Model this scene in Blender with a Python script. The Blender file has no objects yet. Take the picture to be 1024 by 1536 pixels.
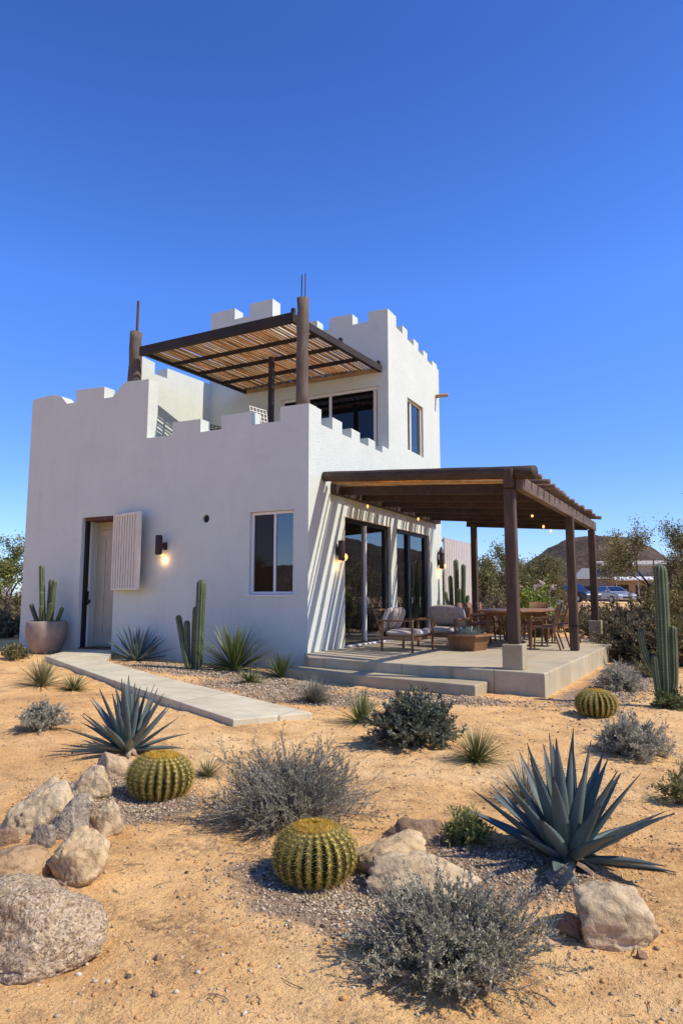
import bpy, bmesh, math, random
import numpy as np
from math import sin, cos, pi, radians, sqrt, atan2, hypot, tan, exp
from mathutils import Vector, noise

scene = bpy.context.scene
COL = scene.collection
rng = np.random.default_rng(7)
random.seed(7)

# ------------------------------------------------------------------ materials
class NT:
    """small helper around a node tree"""
    def __init__(s, name):
        s.m = bpy.data.materials.new(name); s.m.use_nodes = True
        s.t = s.m.node_tree; s.n = s.t.nodes; s.l = s.t.links
        s.b = s.n['Principled BSDF']
        s.tc = s.n.new('ShaderNodeTexCoord')
    def node(s, kind, **kw):
        n = s.n.new('ShaderNode' + kind)
        for k, v in kw.items(): setattr(n, k, v)
        return n
    def link(s, a, b): s.l.new(a, b)
    def coords(s, scale=(1, 1, 1), src='Object'):
        mp = s.node('Mapping'); mp.inputs['Scale'].default_value = scale
        s.link(s.tc.outputs[src], mp.inputs['Vector']); return mp.outputs[0]
    def noise(s, vec, scale, detail=4, rough=.55, dist=0):
        n = s.node('TexNoise'); n.inputs['Scale'].default_value = scale
        n.inputs['Detail'].default_value = detail; n.inputs['Roughness'].default_value = rough
        n.inputs['Distortion'].default_value = dist
        s.link(vec, n.inputs['Vector']); return n.outputs['Fac']
    def voro(s, vec, scale, feature='F1', out='Distance'):
        n = s.node('TexVoronoi', feature=feature); n.inputs['Scale'].default_value = scale
        s.link(vec, n.inputs['Vector']); return n.outputs[out]
    def ramp(s, fac, stops):
        r = s.node('ValToRGB'); e = r.color_ramp.elements
        while len(e) < len(stops): e.new(.5)
        for el, (p, c) in zip(e, stops):
            el.position = p; el.color = (c[0], c[1], c[2], 1) if hasattr(c, '__len__') else (c, c, c, 1)
        s.link(fac, r.inputs[0]); return r.outputs[0]
    def mix(s, fac, a, b, mode='MIX'):
        n = s.node('MixRGB', blend_type=mode)
        for sock, v in ((n.inputs[0], fac), (n.inputs[1], a), (n.inputs[2], b)):
            if hasattr(v, 'is_output'): s.link(v, sock)
            elif hasattr(v, '__len__'): sock.default_value = (v[0], v[1], v[2], 1)
            else: sock.default_value = v
        return n.outputs[0]
    def math(s, op, a, b=0.0):
        n = s.node('Math', operation=op)
        for sock, v in ((n.inputs[0], a), (n.inputs[1], b)):
            if hasattr(v, 'is_output'): s.link(v, sock)
            else: sock.default_value = v
        return n.outputs[0]
    def bump(s, h, strength=.3, dist=.02, prev=None):
        n = s.node('Bump'); n.inputs['Strength'].default_value = strength
        n.inputs['Distance'].default_value = dist; s.link(h, n.inputs['Height'])
        if prev is not None: s.link(prev, n.inputs['Normal'])
        s.link(n.outputs[0], s.b.inputs['Normal']); return n.outputs[0]
    def base(s, c):
        if hasattr(c, 'is_output'): s.link(c, s.b.inputs['Base Color'])
        else: s.b.inputs['Base Color'].default_value = (c[0], c[1], c[2], 1)
    def set(s, rough=.6, spec=.4, metal=0.):
        s.b.inputs['Roughness'].default_value = rough
        s.b.inputs['Specular IOR Level'].default_value = spec
        s.b.inputs['Metallic'].default_value = metal; return s
def mul(c, k): return (c[0]*k, c[1]*k, c[2]*k)

def m_simple(name, c, rough=.6, var=.15, scale=8, bump=.0, bscale=40, spec=.35, metal=0.):
    t = NT(name); v = t.coords()
    t.base(t.ramp(t.noise(v, scale), [(.3, mul(c, 1-var)), (.7, mul(c, 1+var))]))
    if bump: t.bump(t.noise(v, bscale, 5), bump, .01)
    return t.set(rough, spec, metal).m

def m_leaf(name, c, var=.35, rough=.55, trans=.25, tint=None):
    """foliage: tint varies leaf by leaf (mesh islands) and in clumps"""
    t = NT(name); g = t.node('NewGeometry'); v = t.coords()
    isl = g.outputs['Random Per Island']
    c2 = tint or (c[0]*1.25, c[1]*1.1, c[2]*.75)
    a = t.ramp(isl, [(0, mul(c, 1-var)), (.55, c), (1, mul(c2, 1+var))])
    k = t.ramp(t.noise(v, 5, 3), [(.3, .7), (.7, 1.2)])
    t.base(t.mix(1, a, k, 'MULTIPLY')); t.set(rough, .3)
    tr = t.node('BsdfTranslucent'); t.link(a, tr.inputs['Color'])
    ms = t.node('MixShader'); ms.inputs[0].default_value = trans
    t.link(t.b.outputs[0], ms.inputs[1]); t.link(tr.outputs[0], ms.inputs[2])
    t.link(ms.outputs[0], t.n['Material Output'].inputs[0]); return t.m

def m_wood(name, c, axis, var=.45, rough=.7, bump=.35, scale=5):
    t = NT(name); sc = [scale*2.2]*3; sc[axis] = scale*.14
    v = t.coords(tuple(sc)); n1 = t.noise(v, 2.2, 6, .65, .4)
    g = t.node('NewGeometry')
    a = t.ramp(n1, [(.28, mul(c, 1-var)), (.5, c), (.75, mul(c, 1+var))])
    big = t.ramp(t.noise(t.coords(), 1.7, 3), [(.3, .75), (.7, 1.15)])
    isl = t.ramp(g.outputs['Random Per Island'], [(0, .72), (1, 1.25)])
    t.base(t.mix(1, t.mix(1, a, big, 'MULTIPLY'), isl, 'MULTIPLY'))
    t.bump(n1, bump, .008); return t.set(rough, .3).m

def m_cane(name, c, axis, trans=.25):
    m = m_wood(name, c, axis, .4, .7, .3); t = m.node_tree; b = t.nodes['Principled BSDF']
    tr = t.nodes.new('ShaderNodeBsdfTranslucent'); src = b.inputs['Base Color'].links[0].from_socket
    wm = t.nodes.new('ShaderNodeMixRGB'); wm.blend_type = 'MULTIPLY'; wm.inputs[0].default_value = 1; wm.inputs[2].default_value = (1.3, 1.12, .85, 1)
    t.links.new(src, wm.inputs[1]); t.links.new(wm.outputs[0], tr.inputs['Color'])
    ms = t.nodes.new('ShaderNodeMixShader'); gi = t.nodes.new('ShaderNodeNewGeometry'); rp_ = t.nodes.new('ShaderNodeValToRGB'); e = rp_.color_ramp.elements
    e[0].position = .5; e[0].color = (.04, .04, .04, 1); e[1].position = .8; e[1].color = (trans, trans, trans, 1); t.links.new(gi.outputs['Random Per Island'], rp_.inputs[0])
    t.links.new(rp_.outputs[0], ms.inputs[0])
    t.links.new(b.outputs[0], ms.inputs[1]); t.links.new(tr.outputs[0], ms.inputs[2]); t.links.new(ms.outputs[0], t.nodes['Material Output'].inputs[0]); return m
def m_stucco():
    t = NT('white_stucco'); v = t.coords()
    a = t.ramp(t.noise(v, .9, 5, .6), [(.3, (.575, .60, .515)), (.7, (.625, .65, .56))])
    st = t.noise(t.coords((2.6, 2.6, .22)), 1.6, 5, .6)                 # faint rain streaks
    a = t.mix(t.ramp(st, [(.52, 0.), (.8, .13)]), a, (.43, .385, .34))
    blot = t.noise(v, 2.3, 6, .7)
    a = t.mix(t.ramp(blot, [(.55, 0.), (.8, .32)]), a, (.45, .39, .335))
    sep = t.node('SeparateXYZ'); t.link(t.tc.outputs['Object'], sep.inputs[0])
    low = t.math('MULTIPLY', t.ramp(sep.outputs[2], [(.12, 1.), (.62, 0.)]), t.noise(v, 5, 4))
    a = t.mix(t.math('MULTIPLY', low, .5), a, (.56, .42, .28))      # splashed dust near the ground
    t.base(a)
    b = t.bump(t.noise(v, 3.2, 3), .18, .05)
    b = t.bump(t.noise(t.coords((1, 1, 2.2)), 9, 5, .6, 1.), .24, .03, b); b = t.bump(t.noise(v, 26, 5, .6), .4, .024, b)
    t.bump(t.noise(v, 110, 3), .3, .006, b); return t.set(.92, .2).m

def m_concrete(name, c, joint=False):
    t = NT(name); v = t.coords()
    a = t.ramp(t.noise(v, 1.4, 6, .65), [(.3, mul(c, .8)), (.7, mul(c, 1.12))])
    a = t.mix(t.ramp(t.noise(v, 7, 5), [(.5, 0.), (.75, .25)]), a, (c[0]*.62, c[1]*.56, c[2]*.48))
    a = t.mix(t.ramp(t.voro(v, 55), [(.0, .35), (.14, 0.)]), a, mul(c, .45))
    h = t.noise(v, 34, 6)
    if joint:
        w = t.noise(t.coords((1.1, 7, 1)), 1.6, 5, .6)
        a = t.mix(t.ramp(w, [(.42, 0.), (.62, .35)]), a, (c[0]*.66, c[1]*.61, c[2]*.55))
    if joint:
        sp = t.node('SeparateXYZ'); t.link(t.tc.outputs['Object'], sp.inputs[0])
        for k, per in ((0, 1.55), (1, 2.35)):
            fr = t.math('ABSOLUTE', t.math('SUBTRACT', t.math('FRACT', t.math('DIVIDE', sp.outputs[k], per)), .5))
            ln = t.ramp(fr, [(.0, 1.), (.006/per, 1.), (.011/per, 0.)]); a = t.mix(t.math('MULTIPLY', ln, .7), a, mul(c, .35))
        du = t.ramp(t.noise(v, .8, 5, .7), [(.52, 0.), (.7, .55)]); a = t.mix(du, a, (.52, .33, .16))
    t.base(a); b = t.bump(h, .3, .006); t.bump(t.noise(v, 160, 2), .25, .002, b); return t.set(.82, .3).m

def m_glass(name, c=(.006, .007, .008), ior=2.3):
    t = NT(name); v = t.coords()
    t.base(c); t.set(.015, .5)
    t.b.inputs['IOR'].default_value = ior
    t.bump(t.noise(v, .9, 1), .05, .03); return t.m

def m_emit(name, c, s):
    t = NT(name); t.base(c); t.b.inputs['Emission Color'].default_value = (*c, 1)
    t.b.inputs['Emission Strength'].default_value = s; return t.m

def m_ground():
    t = NT('desert_sand'); v = t.coords()
    big = t.noise(v, .45, 5, .6); med = t.noise(v, 3.2, 6, .65); fine = t.noise(v, 45, 5, .7)
    a = t.ramp(big, [(.3, (.72, .385, .135)), (.5, (.87, .515, .20)), (.7, (.94, .63, .29))])
    a = t.mix(t.ramp(med, [(.34, .6), (.50, 0.)]), a, (.58, .29, .095))
    a = t.mix(t.ramp(fine, [(.32, .5), (.47, 0.)]), a, (.40, .22, .10))
    a = t.mix(t.ramp(t.noise(v, 130, 3), [(.30, .75), (.42, 0.)]), a, (.30, .165, .08))
    rough_ = t.math('MULTIPLY', t.ramp(t.noise(t.coords((1, 1.8, 1)), 1.15, 6, .7), [(.50, 0.), (.64, 1.)]), t.ramp(t.noise(v, 22, 5, .7), [(.40, 1.), (.56, .0)]))
    a = t.mix(t.math('MULTIPLY', rough_, .85), a, (.34, .19, .09))
    grit = t.math('MULTIPLY', t.ramp(t.voro(v, 38), [(.10, 1.), (.2, 0.)]), t.ramp(t.noise(v, 2.4, 4), [(.5, 0.), (.62, 1.)]))
    a = t.mix(t.math('MULTIPLY', grit, .75), a, (.13, .075, .045))
    at = t.node('Attribute', attribute_name='gravel')
    gf = t.math('ADD', at.outputs['Fac'], t.math('MULTIPLY', t.math('SUBTRACT', t.noise(v, 6, 5), .5), .7))
    gf = t.ramp(gf, [(.42, 0.), (.62, 1.)])
    vc_ = t.node('SeparateColor'); t.link(t.voro(v, 42, out='Color'), vc_.inputs[0]); vc = vc_.outputs[0]
    gcol = t.mix(.3, t.ramp(t.noise(v, 30, 4), [(.3, (.24, .155, .09)), (.7, (.45, .31, .19))]), vc, 'OVERLAY')
    t.base(t.mix(gf, a, gcol))
    b = t.bump(med, .8, .08); b = t.bump(fine, .8, .022, b); b = t.bump(rough_, .6, .015, b); b = t.bump(grit, .5, .012, b)
    b = t.bump(t.noise(v, 16, 4, .6), .4, .03, b)
    t.bump(t.noise(v, 180, 3), .4, .004, b); return t.set(.95, .15).m

def m_rock(name, c1, c2, c3, speck=0., scale=1.):
    t = NT(name); v = t.coords()
    a = t.ramp(t.noise(v, 5*scale, 7, .68, .5), [(.28, c1), (.5, c2), (.72, c3)])
    a = t.mix(t.ramp(t.noise(v, 34*scale, 4), [(.35, .4), (.5, 0.)]), a, mul(c1, .5))
    h = t.noise(v, 14*scale, 8, .7)
    if speck:
        vo = t.voro(v, 130, out='Color'); sx = t.node('SeparateColor'); t.link(vo, sx.inputs[0])
        a = t.mix(t.ramp(sx.outputs[0], [(.70, 0.), (.76, speck)]), a, (.13, .085, .055))
        a = t.mix(t.ramp(sx.outputs[1], [(.70, 0.), (.74, speck)]), a, (.72, .57, .40))
        h = t.math('ADD', t.math('ADD', h, t.math('MULTIPLY', sx.outputs[0], .5)), t.math('MULTIPLY', t.noise(v, 45, 4, .6), .8))
    cr = t.ramp(t.noise(v, 3.2*scale, 6, .6, 1.2), [(.485, 1.), (.5, .25), (.515, 1.)])
    t.base(t.mix(.5, a, cr, 'MULTIPLY'))
    b = t.bump(h, .7, .03); t.bump(t.noise(v, 90*scale, 4), .45, .006, b); return t.set(.9, .2).m

def m_attr(name, stops, attr='t', var=.2, rough=.5, nscale=9):
    """colour from a per-vertex value running along a leaf or up a rib"""
    t = NT(name); at = t.node('Attribute', attribute_name=attr); v = t.coords()
    a = t.ramp(at.outputs['Fac'], stops)
    k = t.ramp(t.noise(v, nscale, 5), [(.3, 1-var), (.7, 1+var)])
    isl = t.ramp(t.node('NewGeometry').outputs['Random Per Island'], [(0, .82), (1, 1.14)])
    t.base(t.mix(1, t.mix(1, a, k, 'MULTIPLY'), isl, 'MULTIPLY'))
    t.bump(t.noise(v, 40, 4), .15, .004); return t.set(rough, .35).m

M = dict(
 stucco=m_stucco(), concrete=m_concrete('patio_concrete', (.50, .415, .265), True), footing=m_concrete('cast_concrete', (.41, .335, .20)),
 path=m_concrete('path_concrete', (.62, .545, .36), True), ground=m_ground(),
 wood_x=m_wood('dark_wood_x', (.062, .039, .024), 0), wood_y=m_wood('dark_wood_y', (.062, .039, .024), 1), wood_z=m_wood('dark_wood_z', (.098, .060, .036), 2, .5),
 log_y=m_wood('log_wood', (.15, .095, .058), 0), beam_grey=m_wood('weathered_beam', (.17, .115, .075), 1),
 steel_x=m_wood('dark_stained_timber_x', (.040, .030, .024), 0, .3), steel_y=m_wood('dark_stained_timber_y', (.040, .030, .024), 1, .3), steel_z=m_wood('dark_stained_post', (.045, .028, .02), 2, .3),
 grey_log=m_wood('grey_log', (.125, .095, .07), 2, .4, .85, .7), cane=m_cane('cane', (.42, .27, .135), 1, .6), reed=m_cane('reed', (.60, .40, .19), 0, .85),
 rust_and_shade=m_simple('rusty_bar_and_shade', (.10, .042, .028), .8, .4, 20), white=m_simple('white_frame', (.70, .68, .65), .5, .04, 6, .05),
 cream=m_simple('cream_paint', (.68, .625, .48), .6, .05, 6, .08), black=m_simple('black_metal', (.012, .011, .011), .45, .2, 10),
 bronze=m_simple('bronze_lamp', (.035, .018, .014), .5, .2, 12), glass=m_glass('dark_glass'), glass_in=m_glass('window_glass', (.030, .017, .009), 1.3), glass_dim=m_glass('shaded_glass', (.006, .006, .006), 1.5),
 bulb=m_emit('lit_bulb', (1., .42, .12), 2.6), teak=m_wood('teak', (.25, .125, .055), 2, .35, .55, .2, 8), leather=m_wood('woven_back', (.23, .12, .06), 0, .3, .6, .3, 10),
 cloth=m_simple('linen_cushion', (.46, .385, .31), .95, .1, 14, .35, 160, .1), cloth2=m_simple('taupe_pillow', (.36, .295, .235), .95, .14, 14, .4, 160, .1),
 clay=m_simple('clay_pot', (.30, .225, .165), .85, .18, 7, .3, 30), floorwood=m_wood('door_floor', (.14, .07, .035), 0),
 panel=m_simple('corrugated_panel', (.62, .57, .50), .6, .06, 4, .05), soil=m_simple('dark_soil', (.06, .042, .03), .95, .3, 30, .5),
)

# ------------------------------------------------------------------ scene graph helpers
def tag(o, label=None, cat=None, group=None, kind=None):
    if label: o['label'] = label
    if cat: o['category'] = cat
    if group: o['group'] = group
    if kind: o['kind'] = kind
    return o
def thing(name, label, cat, loc=(0, 0, 0), rz=0., group=None):
    o = bpy.data.objects.new(name, None); COL.objects.link(o); o.empty_display_size = .2
    o.location = loc; o.rotation_euler = (0, 0, rz); return tag(o, label, cat, group)
def link_mesh(name, me, mat, parent=None, smooth=False, bevel=0.):
    me.materials.clear(); me.materials.append(mat)
    if smooth: me.polygons.foreach_set('use_smooth', [True]*len(me.polygons))
    o = bpy.data.objects.new(name, me); COL.objects.link(o)
    if parent: o.parent = parent
    if bevel:
        b = o.modifiers.new('bevel', 'BEVEL'); b.width = bevel; b.segments = 2; b.limit_method = 'ANGLE'; b.angle_limit = radians(40)
    return o
def copy_tree(o, parent=None):
    c = o.copy(); COL.objects.link(c)
    if parent: c.parent = parent
    for ch in list(o.children): copy_tree(ch, c)
    return c

class MB:
    """collects shapes for ONE mesh"""
    def __init__(s): s.v = []; s.f = []
    def add(s, v, f):
        o = len(s.v); s.v += [tuple(p) for p in v]; s.f += [tuple(i+o for i in q) for q in f]; return s
    def box(s, x0, x1, y0, y1, z0, z1):
        return s.add([(x0,y0,z0),(x1,y0,z0),(x1,y1,z0),(x0,y1,z0),(x0,y0,z1),(x1,y0,z1),(x1,y1,z1),(x0,y1,z1)],
            [(0,3,2,1),(4,5,6,7),(0,1,5,4),(1,2,6,5),(2,3,7,6),(3,0,4,7)])
    def bar(s, a, b, w, h, up=(0, 0, 1), w2=None, h2=None):
        """box bar from a to b, w across and h along 'up'"""
        a, b = Vector(a), Vector(b); d = (b-a).normalized(); u = Vector(up); sd = d.cross(u)
        if sd.length < 1e-4: sd = d.cross(Vector((0, 1, 0)))
        sd.normalize(); u = sd.cross(d); w2 = w2 or w; h2 = h2 or h
        v = []
        for p, ww, hh in ((a, w, h), (b, w2, h2)):
            v += [p - sd*ww/2 - u*hh/2, p + sd*ww/2 - u*hh/2, p + sd*ww/2 + u*hh/2, p - sd*ww/2 + u*hh/2]
        return s.add(v, [(0,1,2,3),(7,6,5,4),(0,4,5,1),(1,5,6,2),(2,6,7,3),(3,7,4,0)])
    def tube(s, pts, radii, n=8, cap=True, wob=0.):
        pts = [Vector(p) for p in pts]
        if not hasattr(radii, '__len__'): radii = [radii]*len(pts)
        base = len(s.v); prev = None
        for i, p in enumerate(pts):
            d = (pts[min(i+1, len(pts)-1)] - pts[max(i-1, 0)]).normalized()
            ref = prev if prev is not None else (Vector((1, 0, 0)) if abs(d.x) < .9 else Vector((0, 1, 0)))
            a = (ref - d*ref.dot(d)).normalized(); b = d.cross(a); prev = a
            for k in range(n):
                t = 2*pi*k/n; r = radii[i]*(1 + (random.uniform(-wob, wob) if wob else 0))
                s.v.append(tuple(p + a*cos(t)*r + b*sin(t)*r))
        for i in range(len(pts)-1):
            for k in range(n):
                q = base+i*n; s.f.append((q+k, q+(k+1) % n, q+n+(k+1) % n, q+n+k))
        if cap:
            s.f.append(tuple(base+k for k in reversed(range(n)))); s.f.append(tuple(base+(len(pts)-1)*n+k for k in range(n)))
        return s
    def lathe(s, prof, n=32, c=(0, 0, 0)):
        base = len(s.v)
        for r, z in prof:
            for k in range(n): s.v.append((c[0]+r*cos(2*pi*k/n), c[1]+r*sin(2*pi*k/n), c[2]+z))
        for i in range(len(prof)-1):
            for k in range(n):
                q = base+i*n; s.f.append((q+k, q+(k+1) % n, q+n+(k+1) % n, q+n+k))
        s.f.append(tuple(base+k for k in reversed(range(n)))); s.f.append(tuple(base+(len(prof)-1)*n+k for k in range(n)))
        return s
    def mesh(s, name):
        me = bpy.data.meshes.new(name); me.from_pydata(s.v, [], s.f); me.update(); return me
    def build(s, name, mat, parent=None, smooth=False, bevel=0.):
        return link_mesh(name, s.mesh(name), mat, parent, smooth, bevel)

def np_mesh(name, V, F, mat, parent=None, smooth=False, attr=None):
    """V (n,3), F (m,k) arrays, fast"""
    V = np.ascontiguousarray(V, np.float32); F = np.ascontiguousarray(F, np.int32); k = F.shape[1]
    me = bpy.data.meshes.new(name); me.vertices.add(len(V)); me.vertices.foreach_set('co', V.ravel())
    me.loops.add(F.size); me.loops.foreach_set('vertex_index', F.ravel())
    me.polygons.add(len(F)); me.polygons.foreach_set('loop_start', np.arange(0, F.size, k, dtype=np.int32))
    me.update(calc_edges=True)
    if attr is not None:
        a = me.attributes.new('t', 'FLOAT', 'POINT'); a.data.foreach_set('value', np.ascontiguousarray(attr, np.float32))
    return link_mesh(name, me, mat, parent, smooth)

def unit(a): return a/np.maximum(np.linalg.norm(a, axis=-1, keepdims=True), 1e-9)

# ------------------------------------------------------------------ ground
CAM = (6.538, -11.277)
GRAVEL = [ # x, y, rx, ry   beds of small stones
 (4.95, -8.25, .62, .36), (5.3, -8.35, .45, .30), (3.15, -7.65, .42, .40), (5.6, -7.6, .5, .4),
 (-1.5, -1.05, 2.3, .75), (.5, -2.1, 1.3, .75), (1.7, -3.0, 1.1, .5), (5.35, 1.6, .55, 3.2), (5.2, -.9, .5, 1.3), (3.2, -2.2, 1.3, .4), (2.75, -7.5, .6, .4)]
def ramp01(v, a, b):
    k = np.clip((v-a)/(b-a), 0, 1); return k*k*(3-2*k)
def hbase(x, y):
    z = .02*np.clip(-x, 0, 9)
    d = np.hypot(x-CAM[0], y-CAM[1]); z = z + .72*ramp01(d, 25, 62)*ramp01(x*.45+y, 5, 25)
    z = z + .10*np.exp(-(((x-3.42)/.42)**2 + ((y+8.72)/.32)**2))      # mound under the rock pile
    return z
def hpt(x, y): return float(hbase(np.array(float(x)), np.array(float(y)))) + micro(x, y)
def micro(x, y):
    d = hypot(x-CAM[0], y-CAM[1])
    a = .028*noise.fractal(Vector((x*.9, y*.9, 3.1)), .8, 2.1, 3) + .016*noise.fractal(Vector((x*3.4, y*3.4, 1.7)), .8, 2.1, 3) + (.005*noise.noise(Vector((x*11, y*11, .3))) if d < 8 else 0)
    far = .10*noise.noise(Vector((x*.12, y*.12, 8.))) if d > 18 else 0
    # quiet next to the house, the slab and the path
    q = 1.
    if -9 < x < 5.6 and -1.2 < y < 9: q = .35
    return a*q + far*min(1, (d-18)/10 if d > 18 else 0)
def gravel_at(x, y):
    g = 0
    for gx, gy, rx, ry in GRAVEL:
        q = ((x-gx)/rx)**2 + ((y-gy)/ry)**2; g = max(g, exp(-q*.75))
    return g
def axis_samples(c, fine, n_fine, grow, far):
    out = [0.]; st = fine
    while out[-1] < far:
        out.append(out[-1]+st)
        if len(out) > n_fine: st *= grow
    return [c-v for v in reversed(out[1:])] + [c+v for v in out]
def build_ground():
    xs = axis_samples(4.6, .035, 58, 1.035, 2600); ys = axis_samples(-8.0, .035, 58, 1.035, 2600)
    nx, ny = len(xs), len(ys)
    V = []; gr = []
    for y in ys:
        for x in xs:
            z = float(hbase(np.array(x), np.array(y))) + micro(x, y)
            V.append((x, y, z)); gr.append(gravel_at(x, y) if abs(x-CAM[0]) < 25 and abs(y-CAM[1]) < 25 else 0.)
    idx = np.arange(nx*ny).reshape(ny, nx)
    F = np.stack([idx[:-1, :-1], idx[:-1, 1:], idx[1:, 1:], idx[1:, :-1]], -1).reshape(-1, 4)
    o = np_mesh('ground', np.array(V), F, M['ground'], None, True)
    a = o.data.attributes.new('gravel', 'FLOAT', 'POINT'); a.data.foreach_set('value', np.array(gr, np.float32))
    tag(o, kind='structure')
build_ground()

# loose stones: the gravel beds and the pebbles scattered over the sand
def stones(name, pts, sizes, mat, label):
    ico = bmesh.new(); bmesh.ops.create_icosphere(ico, subdivisions=1, radius=1)
    bv = np.array([v.co[:] for v in ico.verts]); bf = np.array([[v.index for v in f.verts] for f in ico.faces]); ico.free()
    n = len(pts); sc = sizes[:, None]*rng.uniform(.55, 1.25, (n, 3)); sc[:, 2] *= .7
    an = rng.uniform(0, 2*pi, n); ca, sa = np.cos(an), np.sin(an)
    P = bv[None]*sc[:, None]*rng.uniform(.72, 1.2, (n, len(bv), 1))
    X = P[..., 0]*ca[:, None]-P[..., 1]*sa[:, None]; Y = P[..., 0]*sa[:, None]+P[..., 1]*ca[:, None]
    V = np.stack([X, Y, P[..., 2]], -1) + pts[:, None]
    F = bf[None] + (np.arange(n)*len(bv))[:, None, None]
    tag(np_mesh(name, V.reshape(-1, 3), F.reshape(-1, 3), mat), label, 'gravel', kind='stuff')
def m_pebble():
    t = NT('pebbles'); g = t.node('NewGeometry'); v = t.coords()
    a = t.ramp(g.outputs['Random Per Island'], [(0, (.06, .04, .03)), (.25, (.42, .305, .175)), (.5, (.31, .225, .13)), (.75, (.54, .405, .25)), (1, (.64, .53, .375))])
    t.base(t.mix(1, a, t.ramp(t.noise(v, 60, 4), [(.3, .75), (.7, 1.15)]), 'MULTIPLY')); return t.set(.9, .2).m
PEB = m_pebble()
def bed():
    pts = []; sz = []
    for gx, gy, rx, ry in GRAVEL:
        near = hypot(gx-CAM[0], gy-CAM[1]) < 6
        n = int((2600 if near else 520)*rx*ry*pi)
        for _ in range(n):
            x, y = rng.normal(gx, rx*.55), rng.normal(gy, ry*.55)
            if in_slab(x, y): continue
            s = rng.uniform(.004, .0105) if near else rng.uniform(.009, .022)
            pts.append((x, y, hpt(x, y)+s*.25)); sz.append(s)
    stones('gravel', np.array(pts), np.array(sz), PEB, 'small grey brown stones spread in beds around the cacti and along the walls')
def in_slab(x, y):
    if 0 < x < 4.95 and -1.45-.2*(x-4.62) < y < 8: return True
    if x < 0 and -8.1 < x and y > -.02: return True
    return False
def scatter():
    pts = []; sz = []
    for _ in range(8000):
        d = 1.6+10*rng.random()**1.6; an = radians(27.3)+rng.uniform(-.62, .62)
        x, y = CAM[0]-sin(an)*d, CAM[1]+cos(an)*d
        if in_slab(x, y) or noise.noise(Vector((x*1.3, y*1.3, 5))) < -.15 and rng.random() < .8: continue
        s = .0022 + .010*rng.random()**5 + .0011*d*rng.random()
        pts.append((x, y, hpt(x, y)+s*.2)); sz.append(s)
    stones('pebbles', np.array(pts), np.array(sz), PEB, 'scattered pebbles and crumbs of stone lying on the open sand')
def clods():
    pts = []; sz = []
    for _ in range(9000):
        d = 1.5+6*rng.random()**1.4; an = radians(27.3)+rng.uniform(-.62, .62); x, y = CAM[0]-sin(an)*d, CAM[1]+cos(an)*d
        if in_slab(x, y) or noise.fractal(Vector((x*1.1, y*1.7, 2)), .8, 2.1, 3) < .05 and rng.random() < .85: continue
        s = .0025+.009*rng.random()**4+.0006*d; pts.append((x, y, hpt(x, y)+s*.1)); sz.append(s)
    m = m_simple('sandy_clod', (.56, .30, .115), .95, .3, 30, .5, 120, .1)
    stones('soil_clods', np.array(pts), np.array(sz), m, 'crumbs of dry orange soil lying over the sand')
def litter():
    P0 = []; P1 = []; P2 = []
    src = [(5.65, -8.6, .6), (4.2, -7.45, .75), (4.08, -4.97, .8), (5.97, -4.5, .6), (3.4, -8.3, .8), (5.84, -7.28, .7)]
    for k in range(520):
        if k % 3:
            sx, sy, sr = src[k % len(src)]; x, y = rng.normal(sx, sr*.7), rng.normal(sy, sr*.7)
        else:
            d = 1.8+5*rng.random(); an = radians(27.3)+rng.uniform(-.6, .6); x, y = CAM[0]-sin(an)*d, CAM[1]+cos(an)*d
        if in_slab(x, y): continue
        a = rng.uniform(0, 2*pi); L = rng.uniform(.02, .11); q = (x+cos(a)*L, y+sin(a)*L); m = (x+cos(a+.3)*L*.5, y+sin(a+.3)*L*.5)
        P0.append((x, y, hpt(x, y)+.004)); P1.append((*m, hpt(*m)+.012)); P2.append((*q, hpt(*q)+.004))
    n = len(P0); V, F = tube_np(np.array(P0), np.array(P1), np.array(P2), np.full(n, .0022), np.full(n, .0012), 3)
    tag(np_mesh('twig_litter', V, F, TWIG), 'dry broken twigs lying on the sand around the shrubs', 'twigs', kind='stuff')
bed(); scatter(); clods()

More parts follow.
